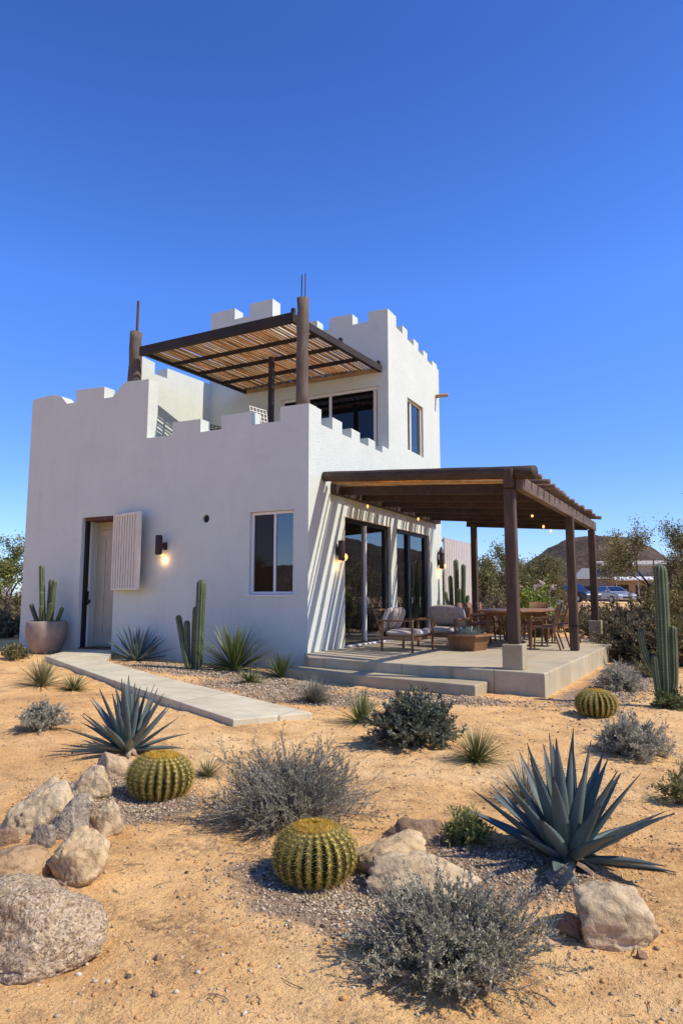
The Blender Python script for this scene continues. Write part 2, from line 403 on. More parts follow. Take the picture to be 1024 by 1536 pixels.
# ------------------------------------------------------------------ hills on the horizon
def build_hills():
    naz, nr = 1000, 26; V = []
    peaks = [(6.160, 47, .052), (6.075, 17, .045), (6.235, 24, .045), (.60, 62, .16), (.32, 24, .12), (3.1, 45, .16), (3.6, 30, .2), (4.2, 40, .2), (2.3, 18, .25), (1.2, 24, .3)]
    # azimuth measured clockwise from +Y, +2pi
    for j in range(nr):
        r = 470 + 16*j; rad = sin(pi*min(1, j/(nr-1)))**.8
        for i in range(naz):
            az = 2*pi*i/naz
            h = 2.
            for pa, ph, pw in peaks:
                d = (az-pa+pi) % (2*pi)-pi; h = h + ph*exp(-.5*(d/pw)**2) if d < 9 else h
            x, y = CAM[0]+r*sin(az), CAM[1]+r*cos(az)
            nz = noise.fractal(Vector((x*.013, y*.013, 2)), .9, 2.2, 6)
            z = (h*(1+.16*nz) + 2.2*noise.fractal(Vector((x*.06, y*.06, 2)), .7, 2.2, 3)*min(1, h/20))*rad
            V.append((x, y, z-.5))
    idx = np.arange(naz*nr).reshape(nr, naz); nx = np.roll(idx, -1, 1)
    F = np.stack([idx[:-1], idx[1:], nx[1:], nx[:-1]], -1).reshape(-1, 4)
    t = NT('rocky_hill'); v = t.coords()
    a = t.ramp(t.noise(v, .035, 7, .65), [(.3, (.085, .055, .036)), (.5, (.13, .086, .056)), (.7, (.20, .138, .09))])
    a = t.mix(t.ramp(t.voro(v, .22), [(.2, .8), (.42, 0.)]), a, (.045, .045, .026))
    a = t.mix(t.ramp(t.noise(v, .25, 6, .7), [(.35, .7), (.55, 0.)]), a, (.05, .035, .026))
    t.base(a); t.bump(t.noise(v, .16, 7, .7), .9, 5.); t.set(.95, .1)
    tag(np_mesh('hills', np.array(V), F, t.m, None, True), kind='structure')
build_hills()

# ------------------------------------------------------------------ patio slab, step and path
SLAB = .335
def prism(poly, z0, z1):
    n = len(poly); mb = MB()
    mb.add([(x, y, z0) for x, y in poly]+[(x, y, z1) for x, y in poly],
           [tuple(reversed(range(n))), tuple(range(n, 2*n))]+[(i, (i+1) % n, n+(i+1) % n, n+i) for i in range(n)])
    return mb
tag(prism([(.003, .003), (.003, -.12), (.42, -.70), (4.62, -1.42), (4.88, 6.95), (.25, 7.95), (.003, 7.98)], -.25, SLAB).build('patio', M['concrete'], None, False, .018), kind='structure')
tag(prism([(.10, -1.10), (3.74, -1.80), (3.79, -1.20), (.30, -.60)], -.2, .165).build('patio_step', M['footing'], None, False, .018), kind='structure')
def build_path():
    L = [(-6.06, -.03, .215), (-5.30, -1.50, .19), (-1.55, -3.34, .115), (-1.54, -3.345, .115), (2.02, -5.08, .075)]
    R = [(-4.90, -.028, .2155), (-3.52, -1.60, .18), (-1.03, -2.70, .110), (-1.02, -2.705, .110), (2.56, -4.30, .075)]
    mb = MB(); n = len(L); v = []
    for a, b in zip(L, R): v += [a, b, (a[0], a[1], a[2]-.3), (b[0], b[1], b[2]-.3)]
    f = []
    for i in range(n-1):
        p, q = 4*i, 4*i+4
        f += [(p, q, q+1, p+1), (p+2, p+3, q+3, q+2), (p, p+2, q+2, q), (p+1, q+1, q+3, p+3)]
    f += [(0, 1, 3, 2), (4*n-4, 4*n-2, 4*n-1, 4*n-3)]
    tag(mb.add(v, f).build('path', M['path'], None, False, .012), kind='structure')
build_path()

# ------------------------------------------------------------------ house
house = thing('house', 'white stucco two storey house with battlements along its roof', 'house', (0, 0, 0))
def ex(poly, a0, a1, axis):
    """extrude a 2-D outline (u,z) between a0 and a1 along x or y"""
    n = len(poly); mb = MB()
    P = (lambda u, z, a: (a, u, z)) if axis == 'x' else (lambda u, z, a: (u, a, z))
    v = [P(u, z, a0) for u, z in poly]+[P(u, z, a1) for u, z in poly]
    f = [tuple(range(n)), tuple(reversed(range(n, 2*n)))]+[(i, n+i, n+(i+1) % n, (i+1) % n) for i in range(n)]
    mb.add(v, f); me = mb.mesh('t'); bm = bmesh.new(); bm.from_mesh(me); bmesh.ops.recalc_face_normals(bm, faces=bm.faces); bm.to_mesh(me); bm.free(); return me
def boxm(*a): return MB().box(*a).mesh('t')
def csg(base, adds, cuts):
    o = bpy.data.objects.new('csg', base); COL.objects.link(o); tmp = [o]
    for me, op in [(m, 'UNION') for m in adds]+[(m, 'DIFFERENCE') for m in cuts]:
        c = bpy.data.objects.new('csg_tool', me); COL.objects.link(c); tmp.append(c)
        md = o.modifiers.new('b', 'BOOLEAN'); md.operation = op; md.object = c; md.solver = 'EXACT'
    dg = bpy.context.evaluated_depsgraph_get()
    me = bpy.data.meshes.new_from_object(o.evaluated_get(dg))
    for t in tmp: bpy.data.objects.remove(t)
    return me
FLOOR2 = 4.4
front = [(-8.05, 4.0), (0, 4.0), (0, 5.17), (-.67, 5.18), (-.67, 4.89), (-1.36, 4.89), (-1.36, 5.18), (-2.13, 5.18), (-2.13, 4.89), (-2.68, 4.89), (-2.68, 5.18), (-3.46, 5.19),
         (-3.46, 4.91), (-4.19, 4.92), (-4.19, 6.29), (-4.90, 6.33), (-5.02, 6.27), (-5.30, 6.02), (-5.57, 6.03), (-5.57, 6.31), (-6.51, 6.36), (-6.51, 6.06), (-6.80, 6.06), (-7.02, 6.27), (-7.35, 6.36), (-8.05, 6.32)]
def side_profile(segs, low, y0, y1, zb):
    """merlons (ya, yb, top) over a sloping low line"""
    pts = [(y0, zb)]
    for ya, yb, top in segs:
        if ya > y0+.01: pts.append((ya, low(ya)))
        pts += [(ya, top), (yb, top-.012)]
        if yb < y1-.01: pts.append((yb, low(yb)))
    if segs[-1][1] < y1-.01: pts.append((y1, low(y1)))
    pts.append((y1, zb)); return pts
right_low = side_profile([(0, .50, 5.17), (.98, 1.42, 5.12), (1.87, 2.30, 5.08), (2.75, 3.13, 5.05), (3.55, 4.2, 5.02)], lambda y: 4.85, 0, 4.2, 4.0)
tl = lambda y: 8.40-.07*(y-3.95)
right_up = side_profile([(3.95, 4.50, 8.66), (4.93, 5.28, 8.57), (5.74, 6.10, 8.48), (6.50, 6.83, 8.41), (7.25, 7.66, 8.33)], tl, 3.95, 7.8, 7.5)
tf = [(-5.62, 7.5), (0, 7.5), (0, 8.66), (-.55, 8.69), (-.55, 8.42), (-1.0, 8.42), (-1.0, 8.71), (-1.69, 8.74), (-1.69, 8.43), (-2.05, 8.44), (-2.05, 8.74), (-2.45, 8.76), (-2.45, 8.45), (-3.48, 8.45), (-5.62, 8.45)]
left_in = [(1.22, 5.5), (4.2, 5.5), (4.2, 7.5), (2.15, 7.42), (2.15, 7.14), (1.68, 7.12), (1.68, 7.42), (1.22, 7.45)]
wall = csg(boxm(-8.05, 0, 0, 7.8, -.3, FLOOR2), [
    ex(front, 0, .32, 'y'), ex(right_low, -.32, 0, 'x'),
    boxm(-8.05, -5.6, .3, 7.8, 4.0, 6.0),
    boxm(-5.62, 0, 3.95, 7.8, 4.0, 8.05), ex(tf, 3.95, 4.27, 'y'), ex(right_up, -.32, 0, 'x'),
    boxm(-5.62, -3.48, 3.95, 6.4, 8.0, 9.30), boxm(-5.62, -4.77, 3.95, 4.35, 9.1, 9.63), boxm(-4.25, -3.48, 3.95, 4.35, 9.1, 9.65),
    boxm(-5.62, -5.2, 5.0, 5.7, 9.1, 9.6),
    ex(left_in, -5.95, -5.6, 'x'), boxm(-5.62, -5.3, 7.5, 7.8, 7.9, 8.6), ex([(-5.62, 7.5), (0, 7.5), (0, 8.2), (-5.62, 8.2)], 7.5, 7.8, 'y'),
  ], [
    boxm(-6.10, -5.02, -.2, .53, .215, 3.22),           # front door recess
    boxm(-1.36, -.32, -.2, .14, 1.43, 3.08),            # front window
    boxm(-.16, .2, 1.53, 4.0, SLAB-.02, 3.08), boxm(-.16, .2, 4.36, 6.72, SLAB-.02, 3.08),   # patio doors
    boxm(-.15, .2, 5.22, 6.40, 5.24, 6.68),             # upper window
    boxm(-3.18, -.26, 3.7, 4.09, FLOOR2+.02, 6.68),     # terrace door
    MB().tube([(-2.47, -.2, 3.01), (-2.47, .4, 3.01)], .085, 20).mesh('t'),
  ])
wo = link_mesh('wall', wall, M['stucco'], house, False, .022)
wo.modifiers['bevel'].use_clamp_overlap = True
MB().box(-5.6, -.3, .3, 3.95, FLOOR2-.1, FLOOR2+.012).build('terrace_floor', M['concrete'], house)
MB().tube([(-2.47, .05, 3.01), (-2.47, .30, 3.01)], .084, 20).build('vent_pipe', M['black'], house)
MB().tube([(-.05, 7.5, 7.30), (.38, 7.5, 7.30)], [.055, .052], 12).build('roof_spout', m_wood('spout_wood', (.42, .24, .10), 0), house, True)

def frame(name, mat, parent, axis, a0, a1, u0, u1, z0, z1, t, mull=(), mt=.05, bottom=True):
    """rectangular frame in a wall plane; axis 'x' = plane x const, u is y"""
    mb = MB()
    def bx(ua, ub, za, zb, k=0.): mb.box(*((a0+k, a1-k, ua, ub) if axis == 'x' else (ua, ub, a0+k, a1-k)), za, zb)
    bx(u0, u0+t, z0, z1); bx(u1-t, u1, z0, z1); bx(u0+t, u1-t, z1-t, z1)
    if bottom: bx(u0+t, u1-t, z0, z0+t)
    for m in mull: bx(m-mt/2, m+mt/2, z0+(t if bottom else 0), z1-t, .004)
    return mb.build(name, mat, parent, False, .006)
def pane(parent, axis, a, u0, u1, z0, z1, mat=None, tilt=0.):
    q = [(a, u0, z0), (a, u1, z0), (a+tilt, u1, z1), (a+tilt, u0, z1)] if axis == 'x' else [(u0, a, z0), (u0, a+tilt, z1), (u1, a+tilt, z1), (u1, a, z0)]
    return MB().add(q, [(0, 1, 2, 3)] if axis == 'x' else [(3, 2, 1, 0)]).build('pane', mat or M['glass'], parent)
# front window
w = frame('window', M['white'], house, 'y', .06, .12, -1.357, -.323, 1.433, 3.077, .055, (-.80,), .05)
pane(w, 'y', .10, -1.30, -.82, 1.49, 3.02, M['glass_in']); pane(w, 'y', .092, -.78, -.38, 1.49, 3.02)
MB().box(-1.40, -.28, -.03, .055, 1.39, 1.43).build('sill', M['white'], w, False, .006)
# upper window on the sunny side
w = frame('window', M['cream'], house, 'x', -.13, -.07, 5.223, 6.397, 5.243, 6.677, .05, (5.62,), .09)
pane(w, 'x', -.11, 5.27, 5.58, 5.29, 6.63); pane(w, 'x', -.10, 5.66, 6.35, 5.29, 6.63)
# terrace door
w = frame('sliding_door', M['white'], house, 'y', 4.0, 4.07, -3.177, -.263, FLOOR2+.022, 6.677, .07, (-2.35, -1.68), .07)
pane(w, 'y', 4.05, -3.11, -2.39, 4.5, 6.61, M['glass_dim']); pane(w, 'y', 4.045, -2.31, -1.72, 4.5, 6.61, M['glass_dim']); pane(w, 'y', 4.04, -1.64, -.45, 4.5, 6.61, M['glass_dim'])
MB().box(-.44, -.36, 4.01, 4.055, 4.5, 6.60).build('frame', M['cream'], w); 
# patio doors
for k, (y0, y1, mulls) in enumerate([(1.53, 4.0, (2.72,)), (4.36, 6.72, (5.42,))]):
    w = frame('sliding_door', M['black'], house, 'x', -.15, -.06, y0+.003, y1-.003, SLAB-.017, 3.077, .085, (), .06)
    for (a, b, off) in ((y0+.09, mulls[0]-.03, 0.), (mulls[0]+.03, y1-.09, .02)): pane(w, 'x', -.11+off, a, b, SLAB+.07, 2.99)
    if k == 0: MB().box(-.12, -.055, mulls[0]-.028, mulls[0]+.028, SLAB+.07, 2.99).build('mullion', M['white'], w, False, .005)
    else:
        MB().box(-.12, -.05, mulls[0]-.16, mulls[0]-.03, SLAB+.07, 2.99).build('mullion', M['black'], w, False, .005)
        MB().box(-.12, -.053, mulls[0]-.02, mulls[0]+.03, SLAB+.07, 2.99).build('mullion', M['black'], w, False, .005)
    MB().box(-.15, -.04, y1-.24, y1-.09, SLAB+.07, 2.99).build('frame_edge', M['black'], w, False, .005)
    MB().box(-.055, .03, y0+.01, y1-.02, SLAB+.002, SLAB+.035).build('sill', M['white'], w, False, .006)
    MB().tube([(-.05, mulls[0], 1.22), (-.01, mulls[0], 1.22), (-.01, mulls[0], 1.36), (-.05, mulls[0], 1.36)], .012, 6).build('handle', M['white'], w)
    # pale plaster surround
    frame('door_surround', M['cream'], house, 'x', -.03, .012, y0-.046, y1+.046, SLAB+.003, 3.12, .045, (), 0, False)
# front door
DOORP = m_simple('door_paint', (.47, .42, .31), .55, .06, 5, .05)
d = MB(); d.box(-6.097, -5.023, .49, .52, .217, 3.216)
door = d.build('front_door', DOORP, house, False, .004)
MB().box(-5.93, -5.03, .455, .489, .26, 2.95).build('door_leaf', DOORP, door, False, .006)
pf = MB()
for a in ((-5.82, -5.77, .55, 2.78), (-5.20, -5.15, .55, 2.78)): pf.box(a[0], a[1], .432, .454, a[2], a[3])
pf.box(-5.77, -5.20, .432, .454, .55, .60); pf.box(-5.77, -5.20, .432, .454, 2.73, 2.78)
pf.build('panel_moulding', DOORP, door, False, .006)
MB().box(-6.097, -6.03, .20, .26, .22, 3.212).build('door_stile', M['white'], door, False, .005)
MB().box(-6.097, -6.02, .10, .18, .22, 3.213).build('weather_strip', M['black'], door)
h = MB().tube([(-6.0, .19, 1.22), (-5.97, .15, 1.25), (-5.97, .15, 1.42), (-6.0, .19, 1.5)], .02, 8).tube([(-6.02, .19, 1.28), (-5.92, .14, 1.28)], .045, 10)
h.build('handle', M['black'], door, True)
MB().box(-6.05, -5.03, .0, .45, .20, .235).build('threshold', M['floorwood'], door)
MB().box(-6.02, -5.03, .02, .43, 3.14, 3.215).build('head_shade', M['rust_and_shade'], door)  # dark board put in for the shade under the recess top
# ribbed shutter swung open on the right of the door
an = radians(-14)
mbx = MB(); W, z0, z1 = 1.04, 1.53, 3.22
mbx.box(0, .055, -.05, .03, z0, z1).box(W-.055, W, -.05, .03, z0, z1).box(.055, W-.055, -.05, .03, z0, z0+.06).box(.055, W-.055, -.05, .03, z1-.06, z1)
shutter = mbx.build('shutter', M['cream'], house, False, .008); shutter.location = (-5.0, -.05, 0); shutter.rotation_euler = (0, 0, an)
sl = MB()
for i in range(9):
    x = .055+(W-.11)/9*(i+.5); sl.box(x-.033, x+.033, -.043, .0, z0+.06, z1-.06)
sl.build('slat', M['cream'], shutter, False, .008)
MB().box(.055, W-.055, .002, .025, z0+.06, z1-.06).build('backing', m_simple('shutter_backing', (.16, .125, .095), .7, .1), shutter)
for zz in (1.75, 2.9): MB().box(-.03, .03, -.01, .05, zz, zz+.15).build('hinge', M['cream'], shutter)

# ------------------------------------------------------------------ wall lamps and bulbs
def point(name, loc, power, c=(1., .6, .28), r=.03, parent=None):
    l = bpy.data.lights.new(name, 'POINT'); l.energy = power; l.color = c; l.shadow_soft_size = r
    o = bpy.data.objects.new(name, l); COL.objects.link(o); o.location = loc
    if parent: o.parent = parent
    return o
def wall_lamp(label, loc, rz, h, r, stand, energy, shade=False):
    """local -y points away from the wall"""
    t = thing('wall_lamp', label, 'wall lamp', loc, rz, 'lit wall lamps')
    MB().box(-.055, .055, -.022, .0, -.09, .07).build('wall_plate', M['bronze'], t, False, .004)
    MB().box(-.045, .045, -stand, -.022, -.06, .03).build('bracket', M['bronze'], t, False, .006)
    MB().lathe([(r*.55, -h/2), (r*.95, -h/2+.015), (r, -h/2+.04), (r, h/2-.02), (r*.9, h/2)], 20, (0, -stand-r*.6, 0)).build('lamp_body', M['bronze'], t, True)
    if shade:
        MB().lathe([(r*1.3, h/2+.001), (r*1.25, h/2+.03), (.02, h/2+.22)], 16, (0, -stand-r*.4, 0)).build('lamp_hood', M['bronze'], t, True)
    b = MB().lathe([(.010, -.035), (.028, -.02), (.036, 0), (.028, .02), (.012, .035)], 12, (.0, -.075, -h/2-.005 if not shade else -h/2+.01))
    b.build('bulb', M['bulb'], t, True)
    point('lamp_light', (0, -.085, -h/2-.10), energy, parent=t)
    return t
wall_lamp('dark cylinder wall lamp glowing beside the shutter on the shaded front wall', (-3.55, 0, 2.48), 0, .42, .075, .16, 1.8)
L1 = wall_lamp('dark wall lamp with glowing bulb on the sunlit wall left of the patio doors', (0, 1.18, 2.33), pi/2, .42, .075, .07, 1.6, False)
L2 = wall_lamp('dark hooded wall lamp with glowing bulb at the far end of the patio wall', (0, 7.45, 2.38), pi/2, .42, .075, .07, 1.6, True)
for L in (L1, L2):
    MB().lathe([(.012, -.075), (.045, -.045), (.060, 0), (.045, .045), (.015, .075)], 12, (.045, -.165, -.13)).build('bulb', M['bulb'], L, True)

# ------------------------------------------------------------------ log posts on the roof
def roof_log(label, x, y, z0, z1, r, bars, zt):
    t = thing('log_post', label, 'post', (x, y, z0))
    n = 9; MB().tube([(random.uniform(-.006, .006), random.uniform(-.006, .006), (z1-z0)*i/n) for i in range(n+1)], [r*(1+.07*sin(2.1*i)+random.uniform(-.03, .03)) for i in range(n+1)], 18, True, .025).build('log', M['grey_log'], t, True)
    for bx, rr in bars: MB().tube([(bx, 0, z1-z0-.05), (bx+.004, 0, zt-z0)], rr, 6).build('rebar', M['rust_and_shade'], t)
roof_log('weathered grey log post with two thin steel bars, on the front corner parapet', -.25, .16, 5.15, 7.44, .125, [(-.035, .013), (.05, .013)], 7.97)
roof_log('shorter weathered log post with one rusty bar, at the left of the roof pergola', -5.35, .72, 6.0, 7.85, .15, [(.03, .032)], 8.66)

# ------------------------------------------------------------------ roof pergola
def lerp(a, b, t): return tuple(p+(q-p)*t for p, q in zip(a, b))
rp = thing('roof_pergola', 'dark timber pergola with cane roof shading the upper terrace', 'pergola', (-2.4, 2.0, FLOOR2))
off = Vector((2.4, -2.0, -FLOOR2))
def RL(p): return tuple(Vector(p)+off)
Z = 7.09
A, B, Cc, D = (-5.02, .60, 7.28), (-.76, .60, 7.30), (-.2, 3.93, Z), (-4.3, 3.93, Z)
def rbar(name, a, b, w, h, mat): return MB().bar(RL(a), RL(b), w, h).build(name, mat, rp, False, .008)
rbar('front_beam', lerp(A, B, -.01), lerp(A, B, 1.01), .10, .22, M['steel_x'])
rbar('side_beam', lerp(B, Cc, .014), B and lerp(B, Cc, 1.0), .09, .17, M['steel_y']); rbar('side_beam', lerp(A, D, .014), D, .09, .15, M['steel_y'])
for k, t in enumerate((.27, .5, .74)): rbar('purlin', tuple(np.add(lerp(A, D, t), (.05, 0, -.035))), tuple(np.add(lerp(B, Cc, t), (-.05, 0, -.035))), .07, .085, M['steel_x'])
rbar('wall_plate', tuple(np.add(D, (.05, -.05, -.03))), tuple(np.add(Cc, (-.05, -.05, -.03))), .08, .09, M['cane'])
cs = MB(); N = 48
for i in range(N):
    u = (i+.5)/N + random.uniform(-.004, .004); a, b = lerp(A, B, u), lerp(D, Cc, u); r = random.uniform(.018, .033)
    pts = [tuple(np.add(lerp(a, b, .012+.978*k/6), (random.uniform(-.01, .01), 0, .037+random.uniform(-.006, .006)))) for k in range(7)]
    cs.tube([RL(p) for p in pts], [r*random.uniform(.85, 1.1) for _ in range(7)], 7)
cs.build('cane_screen', M['cane'], rp, True)
MB().box(-.055, .055, -.055, .055, 0, Z-FLOOR2-.08).build('post', M['steel_z'], rp, False, .008).location = RL((-2.06, 1.78, FLOOR2+.012))
for t in (.0, .5, .97):
    p = lerp(B, Cc, t); MB().box(-.04, .04, -.04, .04, .0, .10).build('stub', M['steel_z'], rp, False, .006).location = RL((p[0], p[1]+.02, p[2]+(.11 if t == 0 else .085)))

# ------------------------------------------------------------------ patio pergola
pp = thing('patio_pergola', 'dark wooden log pergola covering the concrete patio', 'pergola', (2.3, 3., SLAB))
po = Vector((-2.3, -3., -SLAB))
def PL(p): return tuple(Vector(p)+po)
W0, W1, O0, O1 = (.06, .55), (.06, 7.35), (4.27, -1.12), (4.42, 6.0)
zW, zO = 3.47, 2.97                                  # underside of ledger and outer beam
def PP(s, t, dz=0.):                                   # point under the roof: s from wall out, t from front to back
    a, b = lerp(W0, W1, t), lerp(O0, O1, t); x, y = lerp(a, b, s); return (x, y, zW+(zO-zW)*s+dz)
MB().bar(PL((.075, .90, zW+.13)), PL((.075, 7.35, zW+.11)), .14, .24).build('ledger', M['wood_y'], pp, False, .012)
MB().bar(PL((4.27, -1.06, 3.09)), PL((4.42, 6.25, 3.08)), .12, .21).build('outer_beam', M['beam_grey'], pp, False, .015)
n = 12
fb = MB(); a, b = Vector((.02, .62, 3.80)), Vector((4.52, -1.16, 3.22))
fb.tube([PL(a.lerp(b, i/n)) for i in range(n+1)], [.102*(1+.03*sin(i*1.7)) for i in range(n+1)], 16); fb.build('front_beam', M['wood_x'], pp, True)
for k, t in enumerate((.10, .25, .41, .57, .73, .88)):
    MB().bar(PL(PP(.03, t, .11)), PL(PP(.965, t, .13)), .10, .17).build('rafter', M['wood_x'], pp, False, .012)
MB().bar(PL(PP(.22, 1.0, .05)), PL(PP(.97, 1.0, .10)), .13, .20).build('rear_beam', M['wood_x'], pp, False, .012)
for k in range(16):
    t = .035+k*.0625; r = random.uniform(.040, .052); m = 8
    pts = [tuple(np.add(PP(.02+(1.02+random.uniform(-.008, .02))*i/m, t, .30+.015*sin(i*.9+k)), (0, random.uniform(-.01, .01), 0))) for i in range(m+1)]
    MB().tube([PL(p) for p in pts], [r*random.uniform(.9, 1.08) for _ in pts], 10, True, .05).build('roof_log', M['log_y'], pp, True)
rd = MB()
for k in range(104):
    t = .012+k*.0095+random.uniform(-.0015, .0015); r = random.uniform(.017, .030)
    if random.random() < .48: continue
    pts = [tuple(np.add(PP(.03+.94*i/6, t, .222+random.uniform(-.008, .008)), (0, random.uniform(-.016, .016), 0))) for i in range(7)]
    rd.tube([PL(p) for p in pts], r, 6)
rd.build('reed_screen', M['reed'], pp, True)
def post(x, y, w, zb, zt, foot=None):
    p = MB(); m = 7
    for i in range(m):
        za, zc = zb+(zt-zb)*i/m, zb+(zt-zb)*(i+1)/m
    p.bar(PL((x, y, zb)), PL((x, y, zt)), w, w, (0, 1, 0), w*.94, w*.94)
    o = p.build('post', M['wood_z'], pp, False, .022)
    if foot: MB().box(-foot/2, foot/2, -foot/2, foot/2, 0, zb-SLAB).build('footing', M['footing'], o, False, .014).location = PL((x, y, SLAB))
    return o
post(4.12, -1.03, .175, .70, 3.02, .30); post(4.37, 2.92, .165, SLAB, 2.985); post(4.40, 5.95, .165, .83, 2.98, .28); post(1.22, 6.95, .165, SLAB, 3.36)
MB().bar(PL((4.13, -1.08, 3.02)), PL((4.13, -1.10, 3.32)), .15, .20, (0, 1, 0)).build('bracket', M['wood_z'], pp, False, .03)
MB().bar(PL((4.37, 2.92, .80)), PL((4.37, 2.92, .84)), .178, .178, (0, 1, 0)).build('band', M['steel_z'], pp, False, .004)

BL = ['clear bulb hanging under the pergola near the wall, above the first patio door', 'clear bulb hanging under the pergola near the wall, between the two patio doors', 'lit bulb hanging under the pergola beside the front post',
      'lit bulb hanging under the pergola, middle of the three on the right', 'lit bulb hanging under the pergola, rearmost of the three on the right']
for lab, (x, y, z) in zip(BL, [(.35, 1.94, 3.33), (.35, 4.99, 3.36), (3.5, 3.58, 3.13), (3.5, 4.79, 3.0), (3.5, 5.70, 2.98)]):
    t = thing('hanging_bulb', lab, 'light bulb', (x, y, z), 0, 'bulbs hanging under the pergola')
    zr = zW+(zO-zW)*x/4.5+.06-z+.1
    MB().tube([(0, 0, .06), (0, 0, max(.12, zr))], .006, 5).build('cord', M['black'], t)
    MB().lathe([(.02, .03), (.022, .07), (.012, .085)], 10).build('socket', M['bronze'], t, True)
    MB().lathe([(.006, -.04), (.019, -.028), (.025, -.006), (.020, .016), (.013, .035)], 12).build('bulb', M['bulb'], t, True)

# ------------------------------------------------------------------ plants
LM = dict(brush=m_leaf('brush_leaf', (.335, .295, .195), .35, .7, .25, (.43, .375, .24)),fresh=m_leaf('fresh_leaf', (.20, .225, .07), .4, .6, .3, (.33, .32, .10)),
 sage=m_leaf('sage_leaf', (.40, .365, .24), .3, .7, .25, (.50, .45, .30)), grey=m_leaf('grey_leaf', (.42, .39, .275), .3, .7, .3, (.52, .475, .34)),
 dark=m_leaf('dark_leaf', (.135, .15, .10), .4, .6, .25, (.21, .22, .145)), dry=m_leaf('dry_brush', (.17, .14, .09), .4, .8, .1, (.25, .21, .12)),
 yellow=m_leaf('yellow_grass', (.21, .21, .07), .4, .6, .3, (.34, .30, .12)), green=m_leaf('green_leaf', (.10, .15, .04), .45, .5, .3, (.2, .22, .07)),
 olive=m_leaf('olive_leaf', (.17, .155, .055), .4, .6, .3, (.29, .24, .09)), mesq=m_leaf('mesquite_leaf', (.25, .215, .075), .4, .6, .3, (.38, .30, .11)),
 scrub=m_leaf('scrub_leaf', (.18, .15, .09), .4, .8, .2, (.28, .23, .13)), lime=m_leaf('lime_leaf', (.27, .36, .06), .4, .5, .4, (.45, .46, .10)), flower=m_leaf('flower', (.75, .60, .52), .15, .6, .3, (.80, .70, .62)),
 blue=m_leaf('blue_grass', (.17, .22, .20), .3, .6, .2, (.24, .30, .27)))
TWIG = m_simple('twig', (.13, .10, .075), .9, .3, 20); TWIGG = m_simple('grey_twig', (.27, .24, .195), .9, .3, 20); BARK = m_wood('bark', (.09, .068, .05), 2, .4, .9, .6)

def curves_pts(P0, P1, P2, t): # quadratic curves, (n,3) each, t (n,)
    t = t[:, None]; return (1-t)**2*P0 + 2*t*(1-t)*P1 + t*t*P2
def tube_np(P0, P1, P2, r0, r1, seg=4, k=3):
    n = len(P0); V = []
    T = np.linspace(0, 1, seg+1)
    ax = unit(P2-P0); ref = np.where(np.abs(ax[:, 2:3]) > .9, [[1., 0, 0]], [[0, 0, 1.]]); a = unit(np.cross(ax, ref)); b = np.cross(ax, a)
    rings = []
    for t in T:
        c = curves_pts(P0, P1, P2, np.full(n, t)); r = (r0+(r1-r0)*t)[:, None] if hasattr(r0, '__len__') else r0+(r1-r0)*t
        rings.append(np.stack([c + (a*cos(2*pi*j/k)+b*sin(2*pi*j/k))*r for j in range(k)], 1))
    V = np.stack(rings, 1)                                  # n, seg+1, k, 3
    base = np.arange(n)[:, None, None]*((seg+1)*k) + np.arange(seg)[None, :, None]*k + np.arange(k)[None, None]
    nx = np.arange(n)[:, None, None]*((seg+1)*k) + np.arange(seg)[None, :, None]*k + (np.arange(k)[None, None]+1) % k
    F = np.stack([base, nx, nx+k, base+k], -1).reshape(-1, 4)
    return V.reshape(-1, 3), F
def leaf_quads(P, Dr, L, W):
    """diamond leaves at P along Dr"""
    n = len(P); side = unit(np.cross(Dr, rng.normal(size=(n, 3)))); L = L[:, None]; W = W[:, None]
    nrm = np.cross(Dr, side)
    V = np.stack([P, P+Dr*L*.5+side*W*.5, P+Dr*L+nrm*L*.08, P+Dr*L*.5-side*W*.5], 1).reshape(-1, 3)
    return V, np.arange(4*n).reshape(-1, 4)
